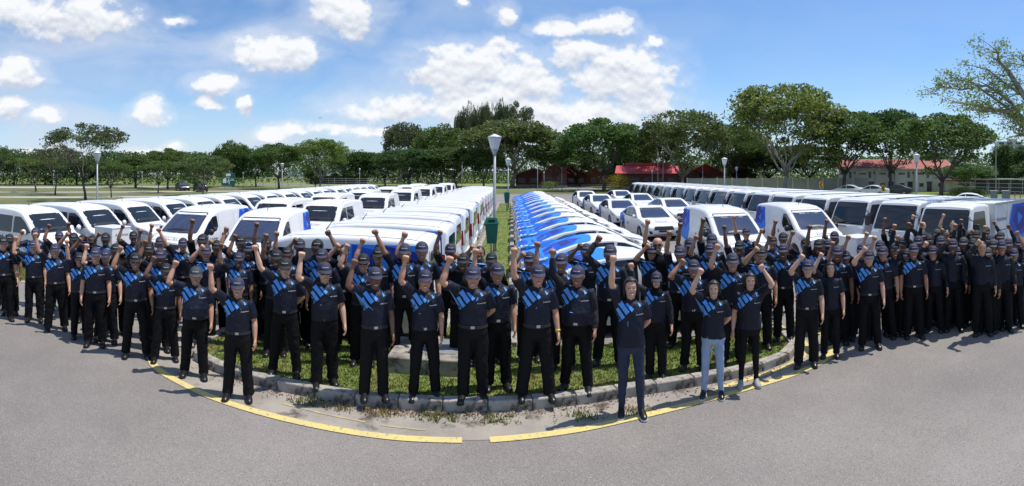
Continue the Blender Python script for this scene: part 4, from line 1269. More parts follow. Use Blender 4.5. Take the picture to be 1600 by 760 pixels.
def small_van():
    t = empty('small_van')
    K = [(-2.2, 1.62, .74), (-2.17, 1.72, .785), (-2.08, 1.79, .825), (-1.8, 1.83, .84), (-1.0, 1.86, .85), (-.2, 1.85, .85), (.25, 1.81, .85), (.52, 1.74, .85),
         (.78, 1.61, .85), (1.1, 1.40, .845), (1.45, 1.15, .835), (1.62, 1.06, .825), (1.85, .99, .80), (2.05, .90, .76), (2.15, .80, .70), (2.2, .66, .62)]
    o, b = shell(body_loft(K, .24, (-1.35, 1.38), .36, 1.02, .16, .14, .035), 'body', whitepaint, t)
    add_patch('windscreen_seal', t, b, [(-.69, 1.10), (.69, 1.10), (.60, 1.71), (-.60, 1.71)], blackp, 'x', 1, .003, .09, .07)
    ws = add_patch('windscreen', t, b, [(-.66, 1.125), (.66, 1.125), (.575, 1.685), (-.575, 1.685)], bglass, 'x', 1, .006, .09, .06)
    add_patch('sun_strip', ws, b, [(-.57, 1.63), (.57, 1.63), (.565, 1.675), (-.565, 1.675)], whiteink, 'x', 1, .009, .09)
    MB().tube([project(b, (-.45, 1.15), 'x', 1, .02), project(b, (.15, 1.17), 'x', 1, .02)], .014, 5).build('wiper', blackp, ws)
    for s in (-1, 1):
        add_patch('door_window', t, b, [(1.42, 1.02), (1.05, 1.03), (.50, 1.12), (.38, 1.25), (.40, 1.60), (.66, 1.58), (1.0, 1.38)], glassm, 'y', s, .005, .08, .05)
        mirror_part(t, 1.10, s * .84, 1.13, blackp)
        panels(t, b, GVAN, 'y', s)
        add_patch('headlight', t, b, [(2.08, .74), (1.72, .78), (1.52, .98), (1.66, 1.0), (2.0, .88)], chrome, 'y', s, .006, .07, .03)
        for x_ in (.30, -.75): add_patch('door_seam', t, b, [(x_, .45), (x_ + .012, .45), (x_ + .012, 1.66), (x_, 1.66)], greyink, 'y', s, .003, .2)
        add_patch('taillight', t, b, [(s * .64, .85), (s * .76, .85), (s * .74, 1.2), (s * .64, 1.2)], redm, 'x', -1, .008, .09, .02)
        for x_ in (.14, -.25): add_patch('door_handle', t, b, [(x_, .90), (x_ + .06, .90), (x_ + .06, 1.03), (x_, 1.03)], blackp, 'y', s, .018, .1, .015)
        v, f = lettering(b, 'Anticimex', .46 if s < 0 else 1.0, .84, .56, 'y', s, .006, flip=s > 0)
        mb = MB().add(v, f)
        v, f = lettering(b, '6862', .46 if s < 0 else 1.0, .72, .3, 'y', s, .006, flip=s > 0)
        mb.add(v, f).build('door_lettering', inkm, t)
        add_patch('roof_seam', t, b, [(-2.0, s * .56), (.3, s * .56), (.3, s * .57), (-2.0, s * .57)], greyink, 'z', 1, .004, .15)
    add_patch('rear_window', t, b, [(-.55, 1.1), (.55, 1.1), (.5, 1.58), (-.5, 1.58)], glassm, 'x', -1, .006, .1, .06)
    add_patch('grille', t, b, [(-.45, .66), (.45, .66), (.5, .80), (-.5, .80)], blackp, 'x', 1, .006, .09, .03)
    add_patch('lower_grille', t, b, [(-.55, .36), (.55, .36), (.58, .50), (-.58, .50)], blackp, 'x', 1, .006, .09, .04)
    add_patch('number_plate', t, b, [(-.25, .52), (.25, .52), (.25, .62), (-.25, .62)], blackp, 'x', 1, .016, .1)
    v, f = lettering(b, 'Anticimex', -.3, .93, .6, 'x', 1, .006)
    MB().add(v, f).build('bonnet_lettering', greyink, t)
    MB().tube([(.1, 0, 1.88), (-.02, 0, 2.03)], [.012, .006], 5).build('aerial', blackp, t)
    MB().box((0, 0, .28), (3.8, 1.4, .16)).build('underbody', rubber, t)
    for x_ in (-1.35, 1.38):
        for s in (-1, 1): wheel(t, x_, s * .73, .30)
    return t

def sedan(graphics=True, paint=None):
    t = empty('sedan_car'); paint = paint or whitepaint
    K = [(-2.27, .80, .66), (-2.24, .90, .74), (-2.16, .985, .80), (-1.9, 1.03, .85), (-1.72, 1.06, .875), (-1.35, 1.22, .89), (-.95, 1.355, .90), (-.5, 1.43, .90), (-.1, 1.44, .90),
         (.22, 1.40, .90), (.5, 1.30, .90), (.95, 1.08, .90), (1.12, .99, .895), (1.3, .955, .89), (1.7, .88, .87), (2.0, .79, .83), (2.15, .70, .77), (2.24, .60, .69), (2.27, .50, .60)]
    o, b = shell(body_loft(K, .20, (-1.33, 1.36), .345, .93, .36, .06, .025), 'body', paint, t)
    add_patch('windscreen_seal', t, b, [(-.70, .97), (.70, .97), (.56, 1.375), (-.56, 1.375)], blackp, 'x', 1, .003, .08, .06)
    add_patch('windscreen', t, b, [(-.68, .985), (.68, .985), (.54, 1.355), (-.54, 1.355)], bglass, 'x', 1, .006, .08, .05)
    add_patch('rear_window', t, b, [(-.60, 1.09), (.60, 1.09), (.52, 1.34), (-.52, 1.34)], glassm, 'x', -1, .006, .08, .05)
    for s in (-1, 1):
        add_patch('door_window', t, b, [(.94, .965), (.02, .955), (.02, 1.375), (.20, 1.355), (.50, 1.245)], glassm, 'y', s, .005, .08, .04)
        add_patch('rear_door_window', t, b, [(-.05, .955), (-.95, .98), (-1.40, 1.09), (-.95, 1.275), (-.5, 1.36), (-.05, 1.38)], glassm, 'y', s, .005, .08, .04)
        mirror_part(t, .88, s * .88, 1.02, paint, .85)
        add_patch('headlight', t, b, [(2.16, .60), (1.85, .62), (1.52, .74), (1.62, .78), (2.08, .70)], chrome, 'y', s, .006, .06, .02)
        add_patch('fog_lamp', t, b, [(s * .52, .33), (s * .66, .33), (s * .70, .47), (s * .56, .45)], blackp, 'x', 1, .008, .06, .03)
        add_patch('taillight', t, b, [(s * .42, .84), (s * .72, .80), (s * .76, .92), (s * .42, .92)], redm, 'x', -1, .008, .08, .02)
        for x_ in (-.02, -.98): add_patch('door_seam', t, b, [(x_, .32), (x_ + .01, .32), (x_ + .01, .93), (x_, .93)], greyink, 'y', s, .003, .2)
        for x_ in (.12, -.82): add_patch('door_handle', t, b, [(x_, .83), (x_ + .18, .83), (x_ + .18, .865), (x_, .865)], paint, 'y', s, .02, .1)
        if graphics:
            panels(t, b, [(blueA, [(-2.16, .45), (-1.75, .42), (-1.72, .66), (-.92, .50), (-1.02, .93), (-1.45, 1.0), (-1.6, 1.03), (-1.8, 1.0), (-2.16, .95)]), (blueB, [(-2.1, .62), (-1.6, .70), (-1.2, .9), (-1.9, .95)]),
                          (blueC, [(-1.5, .68), (-1.0, .6), (-1.15, .86)])], 'y', s)
            bugs(t, b, -.55, .62, s, .6)
    if graphics:
        EDGE = [(-2.22, .60), (-2.12, .78), (-1.8, .86), (-1.55, .86), (-1.42, .85), (-1.15, .815), (-.9, .785), (-.62, .765)]
        panels(t, b, [(blueA, EDGE + [(-.5, .25), (-.52, -.25)] + [(x_, -y_) for x_, y_ in reversed(EDGE)]),
                      (blueB, [(-2.2, -.6), (-1.6, -.72), (-1.0, -.62), (-.85, -.2), (-1.25, .1), (-.8, .4), (-1.1, .66), (-1.7, .74), (-2.0, .35), (-2.2, .1)]),
                      (blueC, [(-1.75, -.15), (-1.2, -.5), (-.75, -.12), (-1.2, .25)]),
                      (blueA, [(-2.1, .1), (-1.75, -.1), (-1.5, .3), (-2.0, .55)]), (blueA, [(-1.6, .5), (-1.15, .25), (-1.0, .5), (-1.3, .72)]),
                      (blueA, [(-1.7, -.5), (-1.35, -.45), (-1.4, -.15)])], 'z', 1, .009)
    add_patch('grille', t, b, [(-.48, .50), (.48, .50), (.42, .66), (-.42, .66)], blackp, 'x', 1, .007, .07, .03)
    add_patch('lower_grille', t, b, [(-.45, .27), (.45, .27), (.48, .36), (-.48, .36)], blackp, 'x', 1, .007, .07, .02)
    add_patch('number_plate', t, b, [(-.25, .40), (.25, .40), (.25, .49), (-.25, .49)], blackp, 'x', 1, .018, .1)
    v, f = lettering(b, 'Anticimex', -.3, .80, .6, 'x', 1, .006)
    if graphics: MB().add(v, f).build('bonnet_lettering', greyink, t)
    MB().box((0, 0, .25), (3.9, 1.5, .14)).build('underbody', rubber, t)
    for x_ in (-1.33, 1.36):
        for s in (-1, 1): wheel(t, x_, s * .79, .315)
    return t

def box_truck():
    """cab over light truck: cab nose at x = +0.35, windscreen near x = 0"""
    t = empty('box_truck')
    K = [(-1.42, 2.0, .86), (-1.38, 2.04, .875), (-1.2, 2.07, .88), (-.6, 2.09, .88), (-.35, 2.06, .88), (-.22, 1.98, .88), (-.10, 1.75, .88), (.06, 1.36, .875), (.14, 1.18, .87), (.22, 1.05, .855), (.28, .8, .83), (.31, .62, .79)]
    o, b = shell(body_loft(K, .42, (-.62,), .40, 1.25, .10, .09, .03), 'cab', whitepaint, t)
    add_patch('windscreen_seal', t, b, [(-.80, 1.17), (.80, 1.17), (.74, 1.95), (-.74, 1.95)], blackp, 'x', 1, .003, .09, .07)
    ws = add_patch('windscreen', t, b, [(-.77, 1.20), (.77, 1.20), (.715, 1.92), (-.715, 1.92)], glassm, 'x', 1, .007, .09, .06)
    for dy in (-.4, .2): MB().tube([project(b, (dy, 1.2), 'x', 1, .03), project(b, (dy + .4, 1.27), 'x', 1, .03)], .014, 5).build('wiper', blackp, ws)
    for s in (-1, 1):
        add_patch('door_window', t, b, [(-.02, 1.22), (-1.05, 1.14), (-1.05, 1.88), (-.30, 1.88)], glassm, 'y', s, .005, .09, .05)
        add_patch('door_seam', t, b, [(-1.16, .6), (-1.148, .6), (-1.148, 1.95), (-1.16, 1.95)], greyink, 'y', s, .003, .2)
        add_patch('door_handle', t, b, [(-1.02, 1.0), (-.84, 1.0), (-.84, 1.05), (-1.02, 1.05)], blackp, 'y', s, .018, .1)
        m_ = MB().box((.12, s * 1.08, 1.42), (.06, .2, .34), bev=.03).build('mirror', blackp, t)
        MB().tube([(.05, s * .84, 1.7), (.12, s * 1.0, 1.66), (.12, s * 1.06, 1.5)], .014, 5).build('mirror_arm', blackp, m_)
        add_patch('headlight', t, b, [(s * .50, .66), (s * .78, .66), (s * .78, .80), (s * .50, .80)], chrome, 'x', 1, .008, .08, .02)
    add_patch('grille', t, b, [(-.46, .68), (.46, .68), (.46, .80), (-.46, .80)], blackp, 'x', 1, .006, .09, .02)
    MB().box((.30, 0, .50), (.16, 1.72, .24), bev=.04).build('front_bumper', mat('grey bumper', (.55, .56, .57), .5), t)
    MB().box((.386, 0, .50), (.01, .5, .11)).build('number_plate', blackp, t)
    MB().tube([(.24, -.5, 1.12), (.26, .1, 1.1)], .012, 5).build('grab_rail', blackp, t)
    # cargo box
    cb = MB().box((-3.05, 0, 1.40), (3.0, 1.90, 1.36), bev=.03).build('cargo_box', dirtywhite, t)
    for s in (-1, 1):
        MB().box((-3.05, s * .955, 2.055), (3.02, .03, .06)).build('top_rail', alloy, cb); MB().box((-3.05, s * .955, .755), (3.02, .03, .08)).build('bottom_rail', alloy, cb)
        for x_ in (-1.57, -2.6, -4.53): MB().box((x_, s * .954, 1.4), (.06, .022, 1.24)).build('corner_post', whitepaint, cb)
        mb = MB()
        bb = BVHTree.FromPolygons([Vector((x_, s * .951, z_)) for x_, z_ in ((-4.6, .7), (-1.5, .7), (-1.5, 2.1), (-4.6, 2.1))], [(0, 1, 2, 3)])
        for i, (m, P) in enumerate([(blueA, [(-4.5, .8), (-3.0, .8), (-2.68, 1.35), (-3.0, 1.98), (-4.5, 1.98)]), (blueB, [(-4.5, .95), (-3.1, .85), (-2.8, 1.35), (-3.1, 1.93), (-4.5, 1.98)]),
                                    (blueC, [(-4.5, 1.2), (-3.5, 1.0), (-3.1, 1.45), (-3.4, 1.85), (-4.5, 1.8)]), (blueA, [(-4.0, 1.5), (-3.55, 1.25), (-3.5, 1.7)])]):
            add_patch('graphic_panel', t, bb, P, m, 'y', s, .003 + .001 * i, .5)
        u0 = -1.68 if s > 0 else -2.50
        v, f = lettering(bb, 'Anticimex', u0, 1.5, .82 if s < 0 else .82, 'y', s, .004, flip=s > 0); mb.add(v, f)
        for k in range(10):   # ring emblem before the name
            a0, a1 = 2 * pi * k / 12, 2 * pi * (k + 1) / 12; cx_ = u0 + (.1 if s > 0 else -.1)
            P = [(cx_ + .07 * cos(a0), 1.57 + .07 * sin(a0)), (cx_ + .07 * cos(a1), 1.57 + .07 * sin(a1)), (cx_ + .045 * cos(a1), 1.57 + .045 * sin(a1)), (cx_ + .045 * cos(a0), 1.57 + .045 * sin(a0))]
            v, f = patch(bb, P, 'y', s, .004, .5); mb.add(v, f)
        v, f = patch(bb, [(u0, 1.20), (u0 - s * .8, 1.20), (u0 - s * .8, 1.225), (u0, 1.225)], 'y', s, .004, .5); mb.add(v, f)
        mb.build('box_lettering', inkm, t)
    MB().box((-2.3, 0, .55), (4.3, .8, .2)).build('chassis', rubber, t)
    for x_ in (-.62, -3.35):
        for s in (-1, 1): wheel(t, x_, s * .76, .33, .22)
    return t

def plain(o):
    for ch in list(o.children):
        if ch.name.startswith('graphic_panel'): bpy.data.objects.remove(ch)
    return o
PVP = plain(high_van())
PV, SV, SD, BT = high_van(), small_van(), sedan(), box_truck()
SDP = sedan(False)
VUSED = {}
ORD = ['first', 'second', 'third', 'fourth', 'fifth', 'sixth', 'seventh', 'eighth', 'ninth', 'tenth', 'eleventh', 'twelfth', 'thirteenth', 'fourteenth', 'fifteenth', 'sixteenth', 'seventeenth', 'eighteenth', 'nineteenth', 'twentieth']
def park(proto, x, y, head, label, cat, group):
    """head: direction of the nose, radians from +x"""
    o = copy_tree(proto)
    o.location = (x, y, 0); o.rotation_euler = (0, 0, head)
    tag(o, label, cat, group)
    return o
rv = random.Random(3)
def jit(a): return rv.uniform(-a, a)
for k in range(16):      # centre left row, tails to the grass strip
    park(PV, -1.42 - 2.2 + jit(.07), 9.85 + 2.36 * k + jit(.05), pi + jit(.012),
         'white high van, %s from the crowd in the row left of the grass strip' % ORD[k], 'van', 'vans left of the grass strip')
for k in range(15):      # sedans, tails to the strip
    park(SD, .10 + 2.27 + jit(.07), 10.45 + 2.52 * k + jit(.05), jit(.012),
         'white sedan with blue tail, %s from the crowd in the row by the strip' % ORD[k], 'car', 'blue tailed sedans right of the grass strip')
for k in range(18):      # far left row, noses to +x
    park(PV, -13.2 - 1.0 + jit(.12), 11.0 + 2.38 * k + jit(.05), jit(.02),
         'white high van facing right, %s from left in the row before the field' % ORD[k], 'van', 'vans in the left row')
E_Y = [20.6, 28.3, 36.1, 43.9, 51.6, 59.3]
for k, y in enumerate(E_Y):
    park(PVP, -7.35 + jit(.08), y, -pi / 2 + jit(.03), 'white high van facing the crowd, %s in the column nearest the tail row' % ORD[k], 'van', 'vans in the right hand column of the left block')
F_Y = [21.3, 27.8, 34.6, 42.2, 49.2, 55.6]
for k, y in enumerate(F_Y):
    park(PVP, -9.95 + jit(.08), y, -pi / 2 + jit(.03), 'white high van facing the crowd, %s in the column beside the left row' % ORD[k], 'van', 'vans in the left hand column of the left block')
park(SV, -10.05, 15.3, -pi / 2 + .03, 'white small van with blue rear panel, left one of the two on the left', 'van', 'small vans behind the crowd')
park(SV, -7.15, 14.5, -pi / 2 + .13, 'white small van with blue rear panel, right one of the two on the left', 'van', 'small vans behind the crowd')
park(SV, 6.85, 16.4, -pi / 2 - .03, 'white small van with blue rear panel in front of the loose sedans', 'van', 'small vans behind the crowd')
park(SV, 9.95, 16.7, -pi / 2 - .06, 'white small van with blue rear panel right before the trucks', 'van', 'small vans behind the crowd')
for k, y in enumerate((24.2, 31.0, 38.4, 45.9)):
    park(SD, 6.45 + jit(.08), y + .5, -pi / 2 + .05 + jit(.02), 'white sedan facing the crowd, %s in the left file of loose sedans' % ORD[k], 'car', 'loose sedans right of the row')
for k, y in enumerate((23.6, 31.3, 39.4, 47.4)):
    park(SD, 9.8 + jit(.08), y + .5, -pi / 2 + .05 + jit(.02), 'white sedan facing the crowd, %s in the right file of loose sedans' % ORD[k], 'car', 'loose sedans right of the row')
for k in range(17):
    park(BT, (11.35 if k else 11.05) + jit(.1), 10.55 + 2.47 * k + jit(.04), pi + .25 * max(0, 1 - k / 7) + jit(.012),
         'white box truck facing left, %s from the right in the long row of trucks' % ORD[k], 'truck', 'trucks in the right row')
# cars further off
greyp = mat('dark car paint', (.025, .027, .03), .3, coat=.5)
for px, d, head, label, dark in ((1325, 72, 2.2, 'white car parked before the white building, left of two', 0), (1362, 70, 2.2, 'white car parked before the white building, right of two', 0),
                                 (1508, 42, 2.3, 'white car whose roof shows behind the last trucks', 0), (285, 92, -.7, 'dark car in the left field under the trees', 1),
                                 (313, 88, 2.4, 'dark car beside the pale twiggy tree trunk', 1), (1400, 74, 2.2, 'dark car parked right of the white cars by the building', 1)):
    x, y = pol(px, d)
    o = park(SDP, x, y, head, label, 'car', 'distant parked cars')
    if dark:
        for ch in o.children:
            if ch.name.split('.')[0] in ('body', 'mirror', 'door_handle'):
                ch.material_slots[0].link = 'OBJECT'; ch.material_slots[0].material = greyp
for p_ in (PV, PVP, SV, SD, BT, SDP): remove_tree(p_)

# white boxes on legs standing in for boxy van fronts behind the crowd
def front_box(px, d, ztop, label):
    x, y = pol(px, d)
    t = tag(empty('van_front_box', (x, y, 0), -(px - CX) / FPX + .75), label, 'box')
    bo = MB().box((0, 0, ztop - .31), (.66, .66, .62), bev=.015)
    bo.build('box_body', whitepaint, t)
    MB().box((0, 0, ztop + .012), (.68, .68, .03), bev=.008).build('lid', whitepaint, t)
    for a in (-.27, .27):
        for b_ in (-.27, .27): MB().box((a, b_, (ztop - .62) / 2), (.05, .05, ztop - .62)).build('leg', alloy, t)
    vs, fs = text2d('Anticimex')
    MB().add([(-.22 + a * .46, -.333, ztop - .2 + b_ * .46) for a, b_ in vs], fs).build('box_lettering', inkm, t)
    mb = MB()
    for dx, c in ((-.13, 0), (.04, 0)): mb.box((dx, -.333, ztop - .38), (.13, .006, .13))
    mb.build('pictogram', cabm, t)
front_box(176, 13.6, 1.62, 'white stand-in box on legs with dark print for a van front, before the left vans')
front_box(1340, 13.2, 1.42, 'white stand-in box on legs for the front of the small van before the trucks')

# ------------------------------------------------------------------ people
SKIN = [mat('skin fair', (.62, .36, .245), .5), mat('skin tan', (.52, .275, .175), .5), mat('skin brown', (.36, .178, .105), .5), mat('skin deep', (.19, .092, .055), .5)]
eyem = mat('eye dark', (.02, .014, .012), .3); teethm = mat('teeth', (.8, .77, .72), .4); lipm = mat('lip', (.20, .07, .06), .5); hairm = mat('black hair', (.012, .010, .010), .45)
navy = mat('navy polo cloth', (.0068, .0092, .0215), .55, bump=.3, bscale=25, rnd=.15, spec=.3)
blackc = mat('black cloth', (.0048, .0048, .006), .75, bump=.35, bscale=18, rnd=.2, spec=.2)
jacket = mat('charcoal sleeve cloth', (.011, .012, .016), .8, bump=.35, bscale=18)
capn = mat('navy cap cloth', (.030, .030, .062), .75, bump=.2, bscale=50, rnd=.12); capg = mat('grey cap cloth', (.05, .05, .052), .75); capk = mat('black cap cloth', (.012, .012, .014), .75)
shoem = mat('black shoe', (.012, .012, .013), .35); sole = mat('white sole', (.6, .6, .58), .6)
jeansD = mat('dark denim', (.018, .026, .06), .8, var=.3, vscale=6, bump=.3, bscale=20); jeansL = mat('light denim', (.28, .37, .52), .8, var=.15, vscale=6, bump=.3, bscale=20)
stripem = mat('blue shirt stripe', (.10, .35, .82), .65); buckm = mat('steel buckle', (.5, .5, .5), .3, metal=.8); gold = mat('yellow watch', (.7, .42, .02), .4)
greysh = mat('grey shoe', (.3, .3, .3), .6)

def voxel(mb, size, smooth_it=3, fac=.5):
    me = mb.mesh('tmp', None) if False else bpy.data.meshes.new('tmp')
    me.from_pydata(mb.v, [], mb.f); me.update()
    o = bpy.data.objects.new('tmp', me)
    m = o.modifiers.new('r', 'REMESH'); m.mode = 'VOXEL'; m.voxel_size = size; m.adaptivity = 0
    if smooth_it:
        s_ = o.modifiers.new('s', 'SMOOTH'); s_.factor = fac; s_.iterations = smooth_it
    out = baked(o)
    bpy.data.meshes.remove(me)
    out.polygons.foreach_set('use_smooth', [True] * len(out.polygons))
    return out

def wrinkle(me, amp, sc, seed=0, stretch=(1, 1, .45)):
    n = len(me.vertices); co = [0.0] * (3 * n); no = [0.0] * (3 * n)
    me.vertices.foreach_get('co', co); me.vertex_normals.foreach_get('vector', no)
    for i in range(n):
        x, y, z = co[3 * i:3 * i + 3]
        p = Vector((x * sc * stretch[0], y * sc * stretch[1], z * sc * stretch[2] + seed))
        f = (noise.noise(p) + .5 * noise.noise(p * 2.1)) * amp
        for k in range(3): co[3 * i + k] += no[3 * i + k] * f
    me.vertices.foreach_set('co', co); me.update()

def ik(Sh, T, l1, l2, pole):
    Sh, T = Vector(Sh), Vector(T); d = T - Sh; L = min(d.length, (l1 + l2) * .995)
    u = d.normalized(); T = Sh + u * L
    a = (l1 * l1 - l2 * l2 + L * L) / (2 * L); h = sqrt(max(l1 * l1 - a * a, 0))
    p = Vector(pole); p = (p - u * p.dot(u)).normalized()
    return Sh + u * a + p * h, T

L1, L2 = .285, .25
# shared poses for people far back; target of the wrist relative to the cap top: (across, up, forward)
POSE = {'RA': (-.26, .10, -.10), 'RB': (-.36, .02, -.12), 'RC': (-.17, .22, -.10), 'RD': (-.45, .18, -.08), 'RE': (-.29, .27, -.06), 'RF': (-.12, .0, -.28), 'LA': (.20, .10, -.12), 'N': None}
class Pose:
    """wrist target of the raised arm (None: both hang), what the other arm does, feet offsets"""
    def __init__(s, tgt=None, other='hang', feet=((-.0, 0.0), (.0, 0.0)), hang=(0, 0), seed=0):
        s.tgt, s.other, s.feet, s.hang, s.seed = tgt, other, feet, hang, seed
SHX = .168
def arm_points(P, side):
    """shoulder, elbow, wrist, kind for side -1 (wearer's right) or +1"""
    tgt = P.tgt
    up = tgt is not None and (tgt[0] < 0.03) == (side < 0)
    if up:
        Sh = Vector((side * SHX, .005, 1.405))
        T = Vector((tgt[0], tgt[2], 1.70 + tgt[1]))
        E_, Wr = ik(Sh, T, L1, L2, (side * .75, -.6, -.2))
        return Sh, E_, Wr, 'fist'
    Sh = Vector((side * SHX, .005, 1.368))
    if P.other == 'back':
        return Sh, Vector((side * .235, .10, 1.13)), Vector((side * .09, .17, .99)), 'hide'
    hx, hy_ = P.hang
    return Sh, Vector((side * (.225 + hx * .6), .03 + hy_ * .4, 1.105)), Vector((side * (.24 + hx), -.045 + hy_, .865)), 'hang'

def add_hand(mb, E_, Wr, kind, side):
    n0 = len(mb.v); Wr0 = Vector(Wr)
    u = (Wr - E_).normalized(); fr = Vector((0, -1, 0)); fr = (fr - u * fr.dot(u)).normalized(); sd_ = u.cross(fr)
    if kind == 'fist':
        mb.tube([Wr - u * .02, Wr + u * .03, Wr + u * .085], [(.024, .028), (.032, .024), (.04, .026)], 10, side=sd_)
        for i, o in enumerate((-.031, -.0105, .0105, .031)):
            k = Wr + u * (.088 - .004 * abs(i - 1.4)) + sd_ * o
            mb.tube([k - u * .012 + fr * .004, k + fr * .030, k + fr * .046 - u * .018, k + fr * .036 - u * .042, k + fr * .018 - u * .04], [.0115, .0125, .0115, .0105, .0095], 7)
        t0 = Wr + u * .025 + sd_ * (-side * .034)
        mb.tube([t0, t0 + u * .03 + fr * .022 - sd_ * (-side * .004), t0 + u * .045 + fr * .05 - sd_ * (-side * .02), t0 + u * .043 + fr * .056 - sd_ * (-side * .046)], [.015, .0145, .0125, .011], 7)
    else:
        inn = Vector((-side, 0, 0)); inn = (inn - u * inn.dot(u)).normalized(); wd = u.cross(inn)
        mb.tube([Wr - u * .02, Wr + u * .03, Wr + u * .085], [(.027, .023), (.036, .02), (.039, .017)], 10, side=wd)
        for i, o in enumerate((-.030, -.010, .010, .029)):
            l = (.066, .075, .07, .055)[i]
            k = Wr + u * .08 + wd * o
            mb.tube([k, k + u * l * .5 + inn * .008, k + u * l * .82 + inn * .026, k + u * l * .86 + inn * .042], [.0105, .010, .009, .008], 6)
        f2 = fr if wd.dot(fr) > 0 else fr
        t0 = Wr + u * .025 + fr * .028
        mb.tube([t0, t0 + u * .03 + fr * .02 + inn * .01, t0 + u * .06 + fr * .018 + inn * .022], [.014, .0125, .010], 6)
    for i in range(n0, len(mb.v)):
        mb.v[i] = tuple(Wr0 + (Vector(mb.v[i]) - Wr0) * 1.12)

HS = 1.07
def make_body(pose, vox=.0115):
    mb = MB()
    def rings(R, n=16):
        mb.tube([(0, yo, z) for z, rx, ry, yo in R], [(rx, ry) for z, rx, ry, yo in R], n, side=(1, 0, 0))
    rings([(.80, .12, .09, 0), (.90, .135, .095, 0), (1.02, .135, .095, 0), (1.2, .145, .10, 0), (1.31, .14, .09, 0), (1.36, .10, .065, .005), (1.40, .06, .055, .008)])
    rings([(1.38, .062, .062, .012), (1.45, .054, .056, .006), (1.53, .052, .055, .004)], 12)
    h0 = len(mb.v)
    rings([(1.474, .022, .028, -.052), (1.484, .040, .046, -.040), (1.505, .053, .066, -.026), (1.535, .063, .083, -.011), (1.57, .070, .092, -.002), (1.61, .074, .097, .003), (1.645, .074, .097, .006),
           (1.672, .064, .085, .008), (1.69, .045, .06, .008), (1.699, .02, .03, .008)])
    mb.tube([(0, -.086, 1.612), (0, -.103, 1.575), (0, -.098, 1.562)], [(.009, .010), (.017, .013), (.014, .008)], 8, side=(1, 0, 0))
    mb.ell((0, -.088, 1.622), (.045, .014, .010))
    for s in (-1, 1):
        mb.ell((s * .077, .012, 1.588), (.011, .021, .033))
        mb.ell((s * .038, -.068, 1.57), (.022, .022, .018))
    for i in range(h0, len(mb.v)):
        x, y, z = mb.v[i]; mb.v[i] = (x * HS, y * HS, 1.70 + (z - 1.70) * HS)
    for s in (-1, 1):
        fx_, fy_ = pose.feet[0 if s < 0 else 1]
        Sh, E_, Wr, kind = arm_points(pose, s)
        mb.tube([(s * .10, .005, Sh.z - .045), Sh - Vector((0, 0, .012)), Sh.lerp(E_, .35), Sh.lerp(E_, .8), E_, E_.lerp(Wr, .3), E_.lerp(Wr, .75), Wr], [.05, .054, .052, .045, .041, .045, .034, .0285], 10)
        add_hand(mb, E_, Wr, kind, s)
        mb.tube([(s * .085, 0, .90), (s * .10 + fx_ * .3, -.005 + fy_ * .3, .70), (s * .105 + fx_ * .55, -.01 + fy_ * .55, .50), (s * .112 + fx_ * .75, .01 + fy_ * .75, .33), (s * .12 + fx_, .015 + fy_, .07)], [.062, .052, .042, .040, .03], 10)
        mb.tube([(s * .12 + fx_, .04 + fy_, .045), (s * .125 + fx_, -.04 + fy_, .05), (s * .14 + fx_, -.13 + fy_, .035)], [(.03, .035), (.036, .035), (.03, .018)], 8, side=(1, 0, 0))
    me = voxel(mb, vox, 2, .45)
    # face details joined to the same mesh
    bm = bmesh.new(); bm.from_mesh(me)
    ex = MB()
    for s in (-1, 1):
        ex.ell((s * .031, -.0835, 1.597), (.012, .009, .0052), 8, 6, 1)
        ex.tube([(s * .014, -.098, 1.616), (s * .033, -.096, 1.621), (s * .05, -.084, 1.616)], [.0022, .003, .0015], 5, 1)
    ex.ell((0, -.0905, 1.5265), (.029, .012, .0105), 10, 6, 2)
    ex.ell((0, -.0955, 1.5275), (.024, .010, .0065), 10, 6, 3)
    vv = [bm.verts.new((x * HS, y * HS, 1.70 + (z - 1.70) * HS)) for x, y, z in ex.v]
    for f, m in zip(ex.f, ex.m):
        try: g = bm.faces.new([vv[i] for i in f]); g.material_index = m; g.smooth = True
        except ValueError: pass
    bm.to_mesh(me); bm.free()
    for m in (SKIN[0], eyem, lipm, teethm): me.materials.append(m)
    me.name = 'body'
    return me

STRIPES = [[(-.17, 1.40), (-.125, 1.433), (-.03, 1.31), (-.068, 1.27)], [(-.195, 1.33), (-.165, 1.355), (-.085, 1.242), (-.122, 1.208)],
           [(-.198, 1.252), (-.183, 1.275), (-.132, 1.195), (-.16, 1.172)], [(-.075, 1.395), (-.05, 1.405), (.03, 1.338), (.0, 1.308)], [(.078, 1.41), (.11, 1.42), (.135, 1.372), (.102, 1.355)]]

